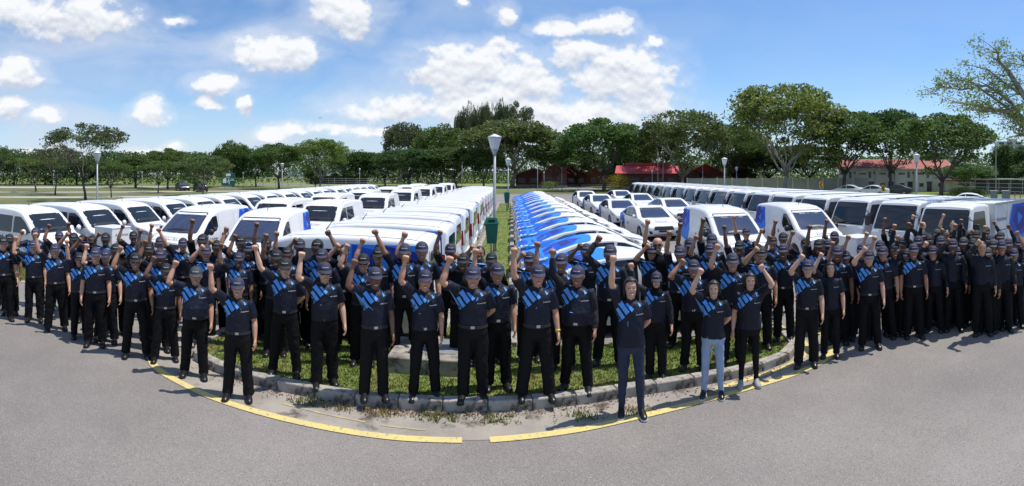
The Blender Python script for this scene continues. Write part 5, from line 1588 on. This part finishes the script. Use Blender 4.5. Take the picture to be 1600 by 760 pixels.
def make_shirt(pose, long, belly=0.0, vox=.0135, untuck=False):
    mb = MB()
    R = [(.925, .172 + belly * .5, .126 + belly * .6, -belly * .4), (1.00, .168 + belly * .6, .126 + belly, -belly * .5), (1.10, .168 + belly * .6, .128 + belly, -belly * .5), (1.20, .170 + belly * .3, .126 + belly * .5, -.005),
         (1.30, .176, .122, -.004), (1.35, .166, .106, .002), (1.39, .135, .088, .006), (1.42, .095, .074, .008), (1.44, .074, .068, .008)]
    if untuck: R = [(.865, .192, .143, 0), (.93, .186, .137, 0)] + [(z, rx * .97, ry, yo) for z, rx, ry, yo in R[1:]]
    mb.tube([(0, yo, z) for z, rx, ry, yo in R], [(rx, ry) for z, rx, ry, yo in R], 20, side=(1, 0, 0))
    for s in (-1, 1):
        Sh, E_, Wr, kind = arm_points(pose, s)
        if long:
            P = [Vector((s * .09, .005, Sh.z - .04)), Sh, Sh.lerp(E_, .4), Sh.lerp(E_, .85), E_, E_.lerp(Wr, .4), E_.lerp(Wr, .92)]
            rr = [.066, .066, .061, .054, .052, .049, .040]
        else:
            P = [Vector((s * .09, .005, Sh.z - .04)), Sh, Sh.lerp(E_, .4), Sh.lerp(E_, .80)]
            rr = [.066, .070, .070, .069]
        mb.tube(P, rr, 12)
        if kind == 'fist':
            mb.tube([(s * .11, .0, 1.18), (s * .15, 0, 1.30), Sh.lerp(E_, .25)], [.05, .06, .06], 10)
    me = voxel(mb, vox, 4, .5)
    wrinkle(me, .0085, 12, pose.seed)
    wrinkle(me, .004, 30, pose.seed + 5, (1, 1, .5))
    me.materials.append(navy); me.materials.append(jacket)
    if long:
        for p in me.polygons:
            c = p.center
            if abs(c.x) > .185 or c.z > 1.47: p.material_index = 1
    me.name = 'shirt'
    b = bvh_of(me)
    out = [('shirt', me)]
    sub = []
    for P in STRIPES:
        v, f = patch(b, P, 'y', -1, .003, .03)
        sub.append(('chest_stripe', MB().add(v, f).mesh('chest_stripe', stripem, True)))
    v, f = lettering(b, 'Anticimex', .055, 1.265, .10, 'y', -1, .003)
    sub.append(('shirt_logo', MB().add(v, f).mesh('shirt_logo', whiteink)))
    col = MB()
    n = 16
    for i in range(n):
        a0 = -pi / 2 + .25 + (2 * pi - .5) * i / n; a1 = -pi / 2 + .25 + (2 * pi - .5) * (i + 1) / n
        q_ = []
        for a in (a0, a1):
            q_ += [(.064 * cos(a), .008 + .064 * sin(a), 1.462 - .012 * (sin(a) < -.5)), (.083 * cos(a), .008 + .078 * sin(a), 1.428 - .015 * (sin(a) < -.5))]
        col.add(q_, [(0, 1, 3, 2), (2, 3, 1, 0)])
    sub.append(('collar', col.mesh('collar', navy)))
    return me, sub

def make_trousers(m, slim=0.0, name='trousers', feet=((0, 0), (0, 0)), seed=3):
    mb = MB()
    mb.tube([(0, 0, .985), (0, 0, .93), (0, .004, .86), (0, .004, .80), (0, 0, .765)], [(.166, .122), (.175, .128), (.183, .132), (.175, .122), (.11, .085)], 18, side=(1, 0, 0))
    for s in (-1, 1):
        fx_, fy_ = feet[0 if s < 0 else 1]
        mb.tube([(s * .082, .002, .87), (s * .095 + fx_ * .3, fy_ * .3, .70), (s * .104 + fx_ * .55, -.008 + fy_ * .55, .50), (s * .112 + fx_ * .75, .006 + fy_ * .75, .30), (s * .12 + fx_, .012 + fy_, .13), (s * .122 + fx_, .008 + fy_, .055)],
                [.104 - slim, .096 - slim, .084 - slim, .080 - slim * 1.3, .077 - slim * 1.6, .080 - slim * 1.8], 12)
    me = voxel(mb, .015, 4, .5)
    wrinkle(me, .009, 13, seed, (1, 1, .8))
    wrinkle(me, .004, 28, seed + 2, (1, 1, 1.2))
    me.materials.append(m); me.name = name
    return me

def make_shoe(s, m, solem):
    mb = MB()
    mb.tube([(s * .118, .085, .045), (s * .12, .06, .052), (s * .124, .0, .058), (s * .130, -.06, .047), (s * .138, -.125, .036), (s * .143, -.175, .028), (s * .145, -.195, .02)],
            [(.028, .036), (.038, .05), (.042, .055), (.046, .042), (.048, .034), (.038, .026), (.018, .014)], 12, side=(1, 0, 0))
    mb.v = [(x, y, max(z, .012)) for x, y, z in mb.v]
    n0 = len(mb.f)
    me = mb.mesh('shoe', m, True)
    so = MB()
    pts = [(.09, .03), (.06, .042), (0, .046), (-.06, .05), (-.125, .052), (-.18, .04), (-.203, .015)]
    poly = [(s * (.118 + .028 * (.09 - y) / .29) + w, y) for y, w in pts] + [(s * (.118 + .028 * (.09 - y) / .29) - w, y) for y, w in reversed(pts)]
    so.prism(poly if True else poly, 0.0, .022)
    sm = so.mesh('sole', solem)
    return me, sm

def make_cap(m):
    mb = MB(); n, k = 20, 7
    rx, ry, h, z0, yc = .089, .110, .108, 1.628, .004
    for j in range(k + 1):
        ph = pi / 2 * j / k
        for i in range(n):
            a = 2 * pi * i / n
            f = cos(ph) ** .75
            mb.v.append((rx * f * cos(a), yc + ry * f * sin(a), z0 + h * sin(ph) - .012 * (sin(a) > 0) * (1 - sin(ph))))
    for j in range(k):
        for i in range(n):
            i2 = (i + 1) % n; mb.f.append((j * n + i, j * n + i2, (j + 1) * n + i2, (j + 1) * n + i)); mb.m.append(0)
    me = mb.mesh('cap', m, True)
    b = bvh_of(me)
    br = MB(); rows = 5; cols = 12
    for t in (0, 1):
        for r_ in range(rows):
            q_ = r_ / (rows - 1)
            for c in range(cols + 1):
                a = -pi / 2 + (c / cols - .5) * 2.35
                x = (rx + .001) * cos(a) * (1 + .02 * q_); y = yc + (ry + .001) * sin(a)
                ext = .078 * q_ * max(0, cos((c / cols - .5) * 2.9)) ** .5
                br.v.append((x * (1 - .02 * q_), y - ext, z0 + .010 - ext * .30 - 1.6 * x * x * q_ - .005 * t))
    m_ = (cols + 1)
    for t in (0, 1):
        for r_ in range(rows - 1):
            for c in range(cols):
                a = t * rows * m_ + r_ * m_ + c; f = (a, a + m_, a + m_ + 1, a + 1)
                br.f.append(f if t == 0 else tuple(reversed(f))); br.m.append(0)
    for c in range(cols):
        a = (rows - 1) * m_ + c; d = rows * m_ + a; br.f.append((a, d, d + 1, a + 1)); br.m.append(0)
    v, f = lettering(b, 'Anticimex', -.04, 1.672, .08, 'y', -1, .003)
    return me, [('brim', br.mesh('brim', m, True)), ('cap_logo', MB().add(v, f).mesh('cap_logo', whiteink)), ('cap_button', MB().ell((0, yc, z0 + h + .001), (.011, .011, .006), 8, 5).mesh('cap_button', m, True))]

def make_hair(style):
    mb = MB(); n, k = 26, 20
    rx, ry, rz, c = .083, .107, .112, (0, .010, 1.605)
    idx = {}
    for j in range(k + 1):
        ph = -pi / 2 + pi * j / k
        for i in range(n):
            a = 2 * pi * i / n
            p = (c[0] + rx * cos(ph) * cos(a), c[1] + ry * cos(ph) * sin(a), c[2] + rz * sin(ph))
            w = 1 + .03 * noise.noise(Vector(p) * 30)
            mb.v.append((p[0] * w, c[1] + (p[1] - c[1]) * w, p[2]))
    lowcut = {'short': 1.545, 'woman': 1.50, 'bob': 1.48, 'undercap': 1.54}[style]
    for j in range(k):
        for i in range(n):
            i2 = (i + 1) % n; q_ = (j * n + i, j * n + i2, (j + 1) * n + i2, (j + 1) * n + i)
            ctr = sum((Vector(mb.v[t]) for t in q_), Vector()) / 4
            y, z = ctr.y, ctr.z
            if z < lowcut + max(0, (.03 - y)) * .9: continue
            if y < -.045 and z < 1.655: continue
            if y < .0 and z < 1.62 and style == 'short' and abs(ctr.x) < .06: continue
            if style == 'undercap' and (z > 1.66 or y < .01): continue
            mb.f.append(q_); mb.m.append(0)
    if style in ('woman', 'bob'):
        zb = 1.36 if style == 'woman' else 1.47
        mb.tube([(0, .06, 1.64), (0, .075, 1.55), (0, .085, 1.46), (0, .09, zb)], [(.075, .05), (.085, .045), (.08, .04), (.055, .025)], 12, side=(1, 0, 0))
        for s in (-1, 1):
            mb.tube([(s * .05, -.05, 1.685), (s * .078, -.03, 1.625), (s * .086, .0, 1.55), (s * .082, .02, zb + .03)], [.015, .017, .024, .018], 8)
        mb.ell((0, -.045, 1.685), (.066, .045, .018), 12, 6)
    return mb.mesh('hair', hairm, True)

def make_hijab():
    mb = MB()
    mb.tube([(0, .012, 1.70), (0, .012, 1.66), (0, .014, 1.60), (0, .016, 1.53), (0, .008, 1.47), (0, 0, 1.42), (0, 0, 1.38)],
            [(.05, .07), (.082, .104), (.086, .102), (.08, .09), (.078, .088), (.115, .10), (.13, .105)], 18, side=(1, 0, 0))
    me = voxel(mb, .012, 2)
    for v in me.vertices:
        d = ((v.co.x / .058) ** 2 + ((v.co.z - 1.565) / .068) ** 2)
        if d < 1 and v.co.y < 0: v.co.y += .05 * (1 - d) ** .5 + .01
    me.materials.append(blackc); me.name = 'headscarf'
    return me

def make_glasses(dark):
    mb = MB()
    for s in (-1, 1):
        mb.box((s * .034, -.104, 1.598), (.052, .006, .032 if dark else .004), bev=.0025 if dark else 0)
        if not dark:
            mb.box((s * .034, -.104, 1.583), (.05, .004, .004)); mb.box((s * .059, -.103, 1.59), (.004, .004, .03))
        mb.tube([(s * .06, -.102, 1.603), (s * .08, -.02, 1.603)], .003, 4)
    mb.tube([(-.012, -.106, 1.602), (.012, -.106, 1.602)], .003, 4)
    return mb.mesh('glasses', blackp)

BODY, SHIRT = {}, {}
SHARED = {k: Pose(v, seed=i) for i, (k, v) in enumerate(POSE.items())}
def body_of(k):
    if k not in BODY: BODY[k] = make_body(SHARED[k], .013)
    return BODY[k]
def shirt_of(k, long, belly):
    kk_ = (k, long, belly)
    if kk_ not in SHIRT: SHIRT[kk_] = make_shirt(SHARED[k], long, .03 if belly else 0)
    return SHIRT[kk_]
TROU = {'black': make_trousers(blackc), 'dark': make_trousers(jeansD, .018, 'jeans'), 'light': make_trousers(jeansL, .018, 'jeans'), 'slim': make_trousers(blackc, .022, 'leggings')}
SHOE = {(s, k): make_shoe(s, m, so) for s in (-1, 1) for k, m, so in (('black', shoem, rubber), ('sneaker', shoem, sole), ('grey', greysh, greysh))}
CAP = {'c': make_cap(capn), 'g': make_cap(capg), 'k': make_cap(capk)}
HAIR = {s: make_hair(s) for s in ('short', 'woman', 'bob', 'undercap')}
HIJAB = make_hijab(); GLS = {'sun': make_glasses(True), 'gl': make_glasses(False)}
belt = MB().tube([(0, -.002, .945), (0, -.002, .985)], [(.180, .134), (.178, .132)], 22, side=(1, 0, 0), cap=False).mesh('belt', rubber, True)
buckle = MB().box((0, -.138, .965), (.05, .01, .034), bev=.004).mesh('buckle', buckm)

# head column, cap top row, fist column, fist row, feet row, shirt, skin, head, extras
PEOPLE = [
 (5, 370, None, None, 500, 'S', 1, 'k', ''), (16, 366, None, None, None, 'K', 3, 'k', ''), (54, 375.5, 28, 374, 501, 'S', 1, 'c', ''), (55, 356, 34, 365, 479, 'S', 2, 'c', ''),
 (88, 381, 61, 368, 515, 'S', 1, 'c', ''), (91, 361.5, 74, 350.5, None, 'S', 3, 'c', ''), (125, 395, 105, 375, 527, 'S', 1, 'k', ''), (116, 364, 107, 356, None, 'S', 2, 'k', ''),
 (134, 372, 128, 371, None, 'S', 3, 'c', ''), (146, 368, 144, 362, None, 'N', 3, 'k', ''), (149, 387, None, None, None, 'S', 1, 'c', ''), (166, 390, 138, 387, 533, 'S', 0, 'c', ''),
 (164.5, 364, 158, 369, None, 'S', 3, 'k', ''), (182, 381, None, None, None, 'K', 3, 'k', ''), (213, 395, 188, 390, 557, 'S', 2, 'k', 'sun'), (210, 361.6, 197, 355, None, 'S', 3, 'k', ''),
 (234, 381, 222, 369, None, 'K', 3, 'k', ''), (248, 389, 225, 386, None, 'S', 3, 'c', ''), (251, 370, 240, 361, None, 'N', 2, 'c', ''), (257.6, 411.6, 236.6, 405.8, 563, 'S', 3, 'k', ''),
 (287, 372, 259, 360, None, 'S', 1, 'c', ''), (303, 417, 273.4, 414, 587, 'S', 1, 'g', 'fat'), (320, 383, 302, 381, None, 'S', 1, 'c', ''), (315.5, 366, 303, 352.6, None, 'K', 3, 'k', ''),
 (338, 375.5, 327, 367, None, 'N', 2, 'k', ''), (374, 394.5, 346.6, 385, 540, 'S', 3, 'c', ''), (372, 434, 332.6, 420, 622, 'S', 1, 'c', ''), (378.7, 368, 361.6, 358, None, 'S', 2, 'k', ''),
 (386.6, 379.5, 363, 373, None, 'S', 3, 'c', ''), (418, 371.6, 402, 356, None, 'S', 3, 'k', ''), (431, 390.5, 425, 372, None, 'S', 3, 'k', ''), (445, 403.7, 402, 390, 585, 'S', 0, 'k', 'gl back'),
 (452, 386, 440, 360.5, None, 'S', 2, 'k', ''), (465.5, 373, 467, 382, None, 'N', 3, 'c', ''), (498, 374, 513, 376, None, 'S', 3, 'k', ''), (506, 389, None, None, None, 'S', 2, 'c', ''),
 (507, 410, 471, 400, 601, 'S', 0, 'c', 'sun'), (539, 382.6, 532, 394, None, 'N', 1, 'h', 'gl'), (567, 396.6, 548, 388, None, 'S', 1, 'k', 'sun'), (584, 417.6, 548, 412, 622, 'S', 3, 'c', ''),
 (590.5, 387, 561.6, 373, None, 'S', 1, 'k', ''), (633.4, 381, 590.5, 364, 560, 'S', 2, 'c', ''), (660, 378, 636.6, 373, None, 'S', 1, 'c', ''), (663.4, 421.6, 632, 406, 620, 'S', 1, 'c', ''),
 (701, 381, 682, 366, 535, 'S', 3, 'c', ''), (738.7, 416, 703.7, 408, 622, 'S', 1, 'c', 'back'), (722, 396, 723, 386, None, 'K', 3, 'k', ''), (752, 385, 740, 379.5, None, 'S', 2, 'h', ''),
 (767, 395, None, None, None, 'K', 3, 'k', ''), (777, 411, 743, 395, 606, 'S', 1, 'c', ''), (827, 394, 810, 390, None, 'S', 2, 'c', 'gl'), (837, 413.7, 799, 394, 622, 'S', 1, 'c', 'watch'),
 (878.7, 396.6, 844.5, 384.7, 575, 'S', 2, 'c', ''), (900.5, 415.5, 867, 396.6, 608, 'L', 2, 'c', 'fat'), (913, 381, 902, 374, None, 'S', 3, 'c', ''), (950.5, 382.6, 930, 375, 569, 'L', 3, 'c', ''),
 (986.6, 433, 957, 408, 648, 'S', 0, 'w', 'dark back'), (1024.7, 425, 985, 417, 590, 'L', 0, 'j', ''), (1019.5, 381, 1005, 385, None, 'S', 1, 'c', 'sun'), (1028.7, 372, 1011, 351, None, 'K', 1, 'b', 'sun'),
 (1061.6, 384.7, 1042, 369.5, None, 'S', 2, 'c', ''), (1081, 372, 1063.7, 352, None, 'S', 3, 'c', ''), (1082.6, 406, 1061.6, 410, 576, 'S', 2, 'c', ''), (1113, 359, 1092.6, 340.5, None, 'S', 3, 'c', ''),
 (1110.8, 380.5, 1090, 369.5, None, 'S', 2, 'c', ''), (1113, 438, 1089, 428, 619, 'S', 0, 'v', 'light back'), (1144, 396, 1123.4, 388.4, None, 'S', 1, 'c', ''), (1153.7, 376, 1128, 355, None, 'S', 3, 'k', ''),
 (1167.4, 356, 1151, 338, None, 'S', 2, 'c', ''), (1169.5, 426, 1190, 421, 602, 'S', 0, 'v', 'slim'), (1187.4, 386, 1174.7, 380, None, 'S', 1, 'k', ''), (1205.5, 369.5, 1180, 360, None, 'S', 2, 'k', ''),
 (1221.6, 363.7, 1211.6, 348, None, 'S', 3, 'k', ''), (1225, 381, 1196, 371, None, 'S', 3, 'c', ''), (1259.5, 372.6, 1242, 364, None, 'S', 2, 'k', ''), (1302, 361.6, 1286.6, 347, None, 'S', 3, 'c', ''),
 (1277, 374, 1265.5, 357.6, None, 'S', 3, 'k', ''), (1292, 374, 1287, 366, None, 'N', 3, 'c', ''), (1309, 384, None, None, None, 'S', 3, 'c', ''), (1259.5, 406, 1247, 400.5, 571, 'S', 0, 'c', ''),
 (1321, 392, 1300, 382.6, 530, 'S', 2, 'c', ''), (1297, 409, 1278.7, 402, 557, 'N', 0, 'w', ''), (1344.5, 381, 1328, 371, None, 'S', 2, 'c', ''), (1359.5, 390.5, 1348.4, 388.4, 543, 'S', 0, 'c', ''),
 (1373.4, 376, 1353, 361, None, 'S', 1, 'c', ''), (1381, 384.5, 1369.5, 372, 527, 'S', 1, 'c', ''), (1396, 357.6, 1383, 342, None, 'K', 3, 'k', ''), (1398, 380, None, None, None, 'N', 2, 'g', ''),
 (1420, 389, 1406, 369.5, 523, 'J', 2, 'c', ''), (1428, 381, None, None, None, 'S', 2, 'c', ''), (1436.6, 369, 1427, 359, None, 'J', 3, 'c', ''), (1443, 347, 1433, 341, None, 'J', 0, 'b', ''),
 (1442, 360, 1424, 353.7, None, 'J', 3, 'g', ''), (1460, 384.5, 1449, 380.5, 517, 'J', 0, 'c', ''), (1463, 358, None, None, None, 'J', 3, 'g', ''), (1489, 344.5, 1472, 341, None, 'N', 0, 'h', ''),
 (1478.7, 359.5, 1474.7, 356, None, 'J', 2, 'h', ''), (1488.4, 359.5, 1507, 364, None, 'J', 2, 'g', ''), (1490.5, 373.4, 1474.7, 376, None, 'J', 3, 'c', ''), (1496.6, 386, None, None, 509, 'J', 2, 'c', ''),
 (1511.6, 361, 1508, 352, None, 'J', 3, 'g', ''), (1524, 360, 1517, 357, None, 'J', 2, 'k', ''), (1541, 355, 1547, 351, None, 'J', 3, 'k', ''), (1535, 377, 1530, 380, None, 'J', 1, 'h', ''),
 (1542.6, 387, None, None, 519, 'J', 2, 'g', 'fat'), (1553.7, 374, 1551.6, 362, None, 'J', 2, 'g', ''), (1561.6, 361.6, 1571, 364, None, 'J', 3, 'g', ''), (1576, 372.6, 1581, 363, None, 'N', 2, 'c', ''),
 (1408, 372, 1400, 357, None, 'J', 2, 'k', ''), (1452, 367, 1447, 355, None, 'J', 2, 'k', ''), (1471, 369, None, None, None, 'J', 3, 'c', ''), (1504, 371, 1499, 360, None, 'J', 2, 'g', ''), (1520, 373, None, None, None, 'J', 3, 'k', ''), (1548, 367, 1541, 360, None, 'J', 3, 'c', ''), (1567, 375, None, None, None, 'J', 2, 'c', ''), (131, 367, 113, 350, None, 'S', 3, 'k', ''),
 (1586, 388.4, 1567, 385, 511, 'S', 2, 'c', ''), (1593, 372, None, None, 498, 'N', 2, 'c', ''),
]
def headscale(me):
    for v in me.vertices: v.co = (v.co.x * HS, v.co.y * HS, 1.70 + (v.co.z - 1.70) * HS)
for me in list(HAIR.values()) + [HIJAB] + list(GLS.values()): headscale(me)
for cm, cs in CAP.values():
    headscale(cm)
    for _, me in cs: headscale(me)
def nth(n):
    if n <= 20: return ORD[n - 1]
    return '%d%s' % (n, 'th' if 10 <= n % 100 <= 20 else {1: 'st', 2: 'nd', 3: 'rd'}.get(n % 10, 'th'))
on_island = lambda x, y: inside((x, y), mainpoly)
rp = random.Random(19)
PEOPLE.sort(key=lambda p: p[0])
fcount = bcount = 0
FRONT = sum(1 for p in PEOPLE if p[4]); BACK = len(PEOPLE) - FRONT
for (hx, hy, fx, fy, ft, shirt, skin, head, ex) in PEOPLE:
    capH = 1.735 if head in 'cgkj' else (1.715 if head in 'wvh' else 1.70)
    if ft: d = FPX * EYE / (ft - HY)
    else: d = FPX * (EYE - rp.uniform(1.68, 1.76)) / (hy - HY)
    x, y = pol(hx, d)
    for _ in range(3):   # feet on the raised island when the spot lies on it
        z0 = ILZ - .01 if on_island(x, y) else 0.0
        if ft: d = FPX * (EYE - z0) / (ft - HY)
        elif z0 > 0: d = FPX * (EYE - z0 - 1.68) / (hy - HY)
        x, y = pol(hx, d)
    # keep clear of the first vehicles of the two middle rows
    lim = None
    if -6.1 < x < -1.2: lim = 8.45
    elif .0 < x < 4.75: lim = 9.15
    if lim and y > lim and y < 13:
        d *= lim / y; x, y = pol(hx, d); z0 = ILZ - .01 if on_island(x, y) else 0.0
    H = EYE - z0 - (hy - HY) * d / FPX
    sc = max(1.50, min(1.88, H)) / capH
    # pose from the fist
    long = shirt in ('L', 'J'); fat = 'fat' in ex; woman = head in 'wvj'
    tr = 'dark' if 'dark' in ex else 'light' if 'light' in ex else 'slim' if 'slim' in ex else 'black'
    wsc = sc * (.97 if woman else (1.12 if fat else rp.uniform(.99, 1.10)))
    t = empty('person', (x, y, z0), -(hx - CX) / FPX + rp.uniform(-.14, .14), (wsc, wsc, sc))
    t.rotation_euler[1] = rp.uniform(-.02, .02)
    if fx is not None: dx, dz = (fx - hx) * d / FPX / sc, (hy - fy) * d / FPX / sc
    if ft:      # people seen in full: a body, shirt and trousers of their own
        tgt = None if fx is None else (dx, dz + .01, -.10 if abs(dx) > .16 else -.2)
        spread = rp.uniform(-.01, .055) if not woman else rp.uniform(-.02, .02)
        fw = rp.uniform(-.05, .05)
        P = Pose(tgt, 'back' if 'back' in ex else 'hang', ((-spread, fw), (spread, -fw)), (rp.uniform(-.015, .03), rp.uniform(-.06, .03)), rp.uniform(0, 50))
        bm_ = make_body(P, .0128)
        sm, subs = make_shirt(P, long, (.035 if fat else rp.uniform(0, .016)), untuck=head in 'wv')
        tm = make_trousers({'black': blackc, 'dark': jeansD, 'light': jeansL, 'slim': blackc}[tr], {'black': rp.uniform(-.004, .006), 'dark': .018, 'light': .018, 'slim': .022}[tr],
                           {'black': 'trousers', 'slim': 'leggings'}.get(tr, 'jeans'), P.feet, rp.uniform(0, 50))
        feet = P.feet
    else:
        pose = 'N' if fx is None else min((k for k in POSE if POSE[k]), key=lambda k: (POSE[k][0] - dx) ** 2 + (POSE[k][1] - dz) ** 2)
        P = SHARED[pose]; bm_ = body_of(pose); sm, subs = shirt_of(pose, long, fat); tm = TROU[tr]; feet = ((0, 0), (0, 0))
    bo = newobj('body', bm_, t)
    bo.material_slots[0].link = 'OBJECT'; bo.material_slots[0].material = SKIN[skin]
    so = newobj('shirt', sm, t)
    if shirt in ('K', 'J'):
        so.material_slots[0].link = 'OBJECT'; so.material_slots[0].material = blackc if shirt == 'K' else navy
    for nm, me in subs:
        if nm == 'chest_stripe' and shirt not in ('S', 'L'): continue
        if nm == 'shirt_logo' and shirt == 'K': continue
        newobj(nm, me, so)
    newobj(tm.name.split('.')[0], tm, t)
    sk = 'grey' if tr == 'slim' else 'sneaker' if tr != 'black' else 'black'
    for s in (-1, 1):
        a = newobj('shoe', SHOE[(s, sk)][0], t); newobj('sole', SHOE[(s, sk)][1], a)
        q_ = feet[0 if s < 0 else 1]; a.location = (q_[0], q_[1], 0)
    if tr == 'black' and shirt != 'J' and not woman:
        a = newobj('belt', belt, t)
        if fat: a.scale = (1.09, 1.22, 1)
        newobj('buckle', buckle, a)
    if head in 'cgkj':
        cm, cs = CAP['c' if head == 'j' else head]
        a = newobj('cap', cm, t)
        for nm, me in cs: newobj(nm, me, a)
        if head == 'j': newobj('headscarf', HIJAB, t)
        else: newobj('hair', HAIR['undercap'], t)
    elif head in 'wvh':
        newobj('hair', HAIR[{'w': 'woman', 'v': 'bob', 'h': 'short'}[head]], t)
    if 'sun' in ex: newobj('sunglasses', GLS['sun'], t)
    if 'gl' in ex.split(): newobj('glasses', GLS['gl'], t)
    if 'watch' in ex:
        Sh, E_, Wr, kd = arm_points(P, 1); u = (Wr - E_).normalized()
        MB().tube([Wr - u * .035, Wr - u * .005], [.034, .033], 12).build('wristwatch', gold, t, True)
    # label
    what = {'S': 'striped navy polo', 'L': 'striped polo with long dark sleeves', 'N': 'plain navy polo', 'K': 'black shirt', 'J': 'dark long sleeved jacket'}[shirt]
    hat = {'c': 'navy cap', 'g': 'grey cap', 'k': 'black cap', 'h': 'no cap', 'b': 'no cap', 'w': 'no cap', 'v': 'no cap', 'j': 'cap over headscarf'}[head]
    if ft:
        fcount += 1; where = 'front line, %s from left' % nth(fcount)
    else:
        bcount += 1; where = 'behind the front line, %s from left' % nth(bcount)
    tag(t, 'person in %s, %s, %s' % (what, hat, where), 'person', 'crowd with raised fists')

bpy.data.scenes.remove(TMP)
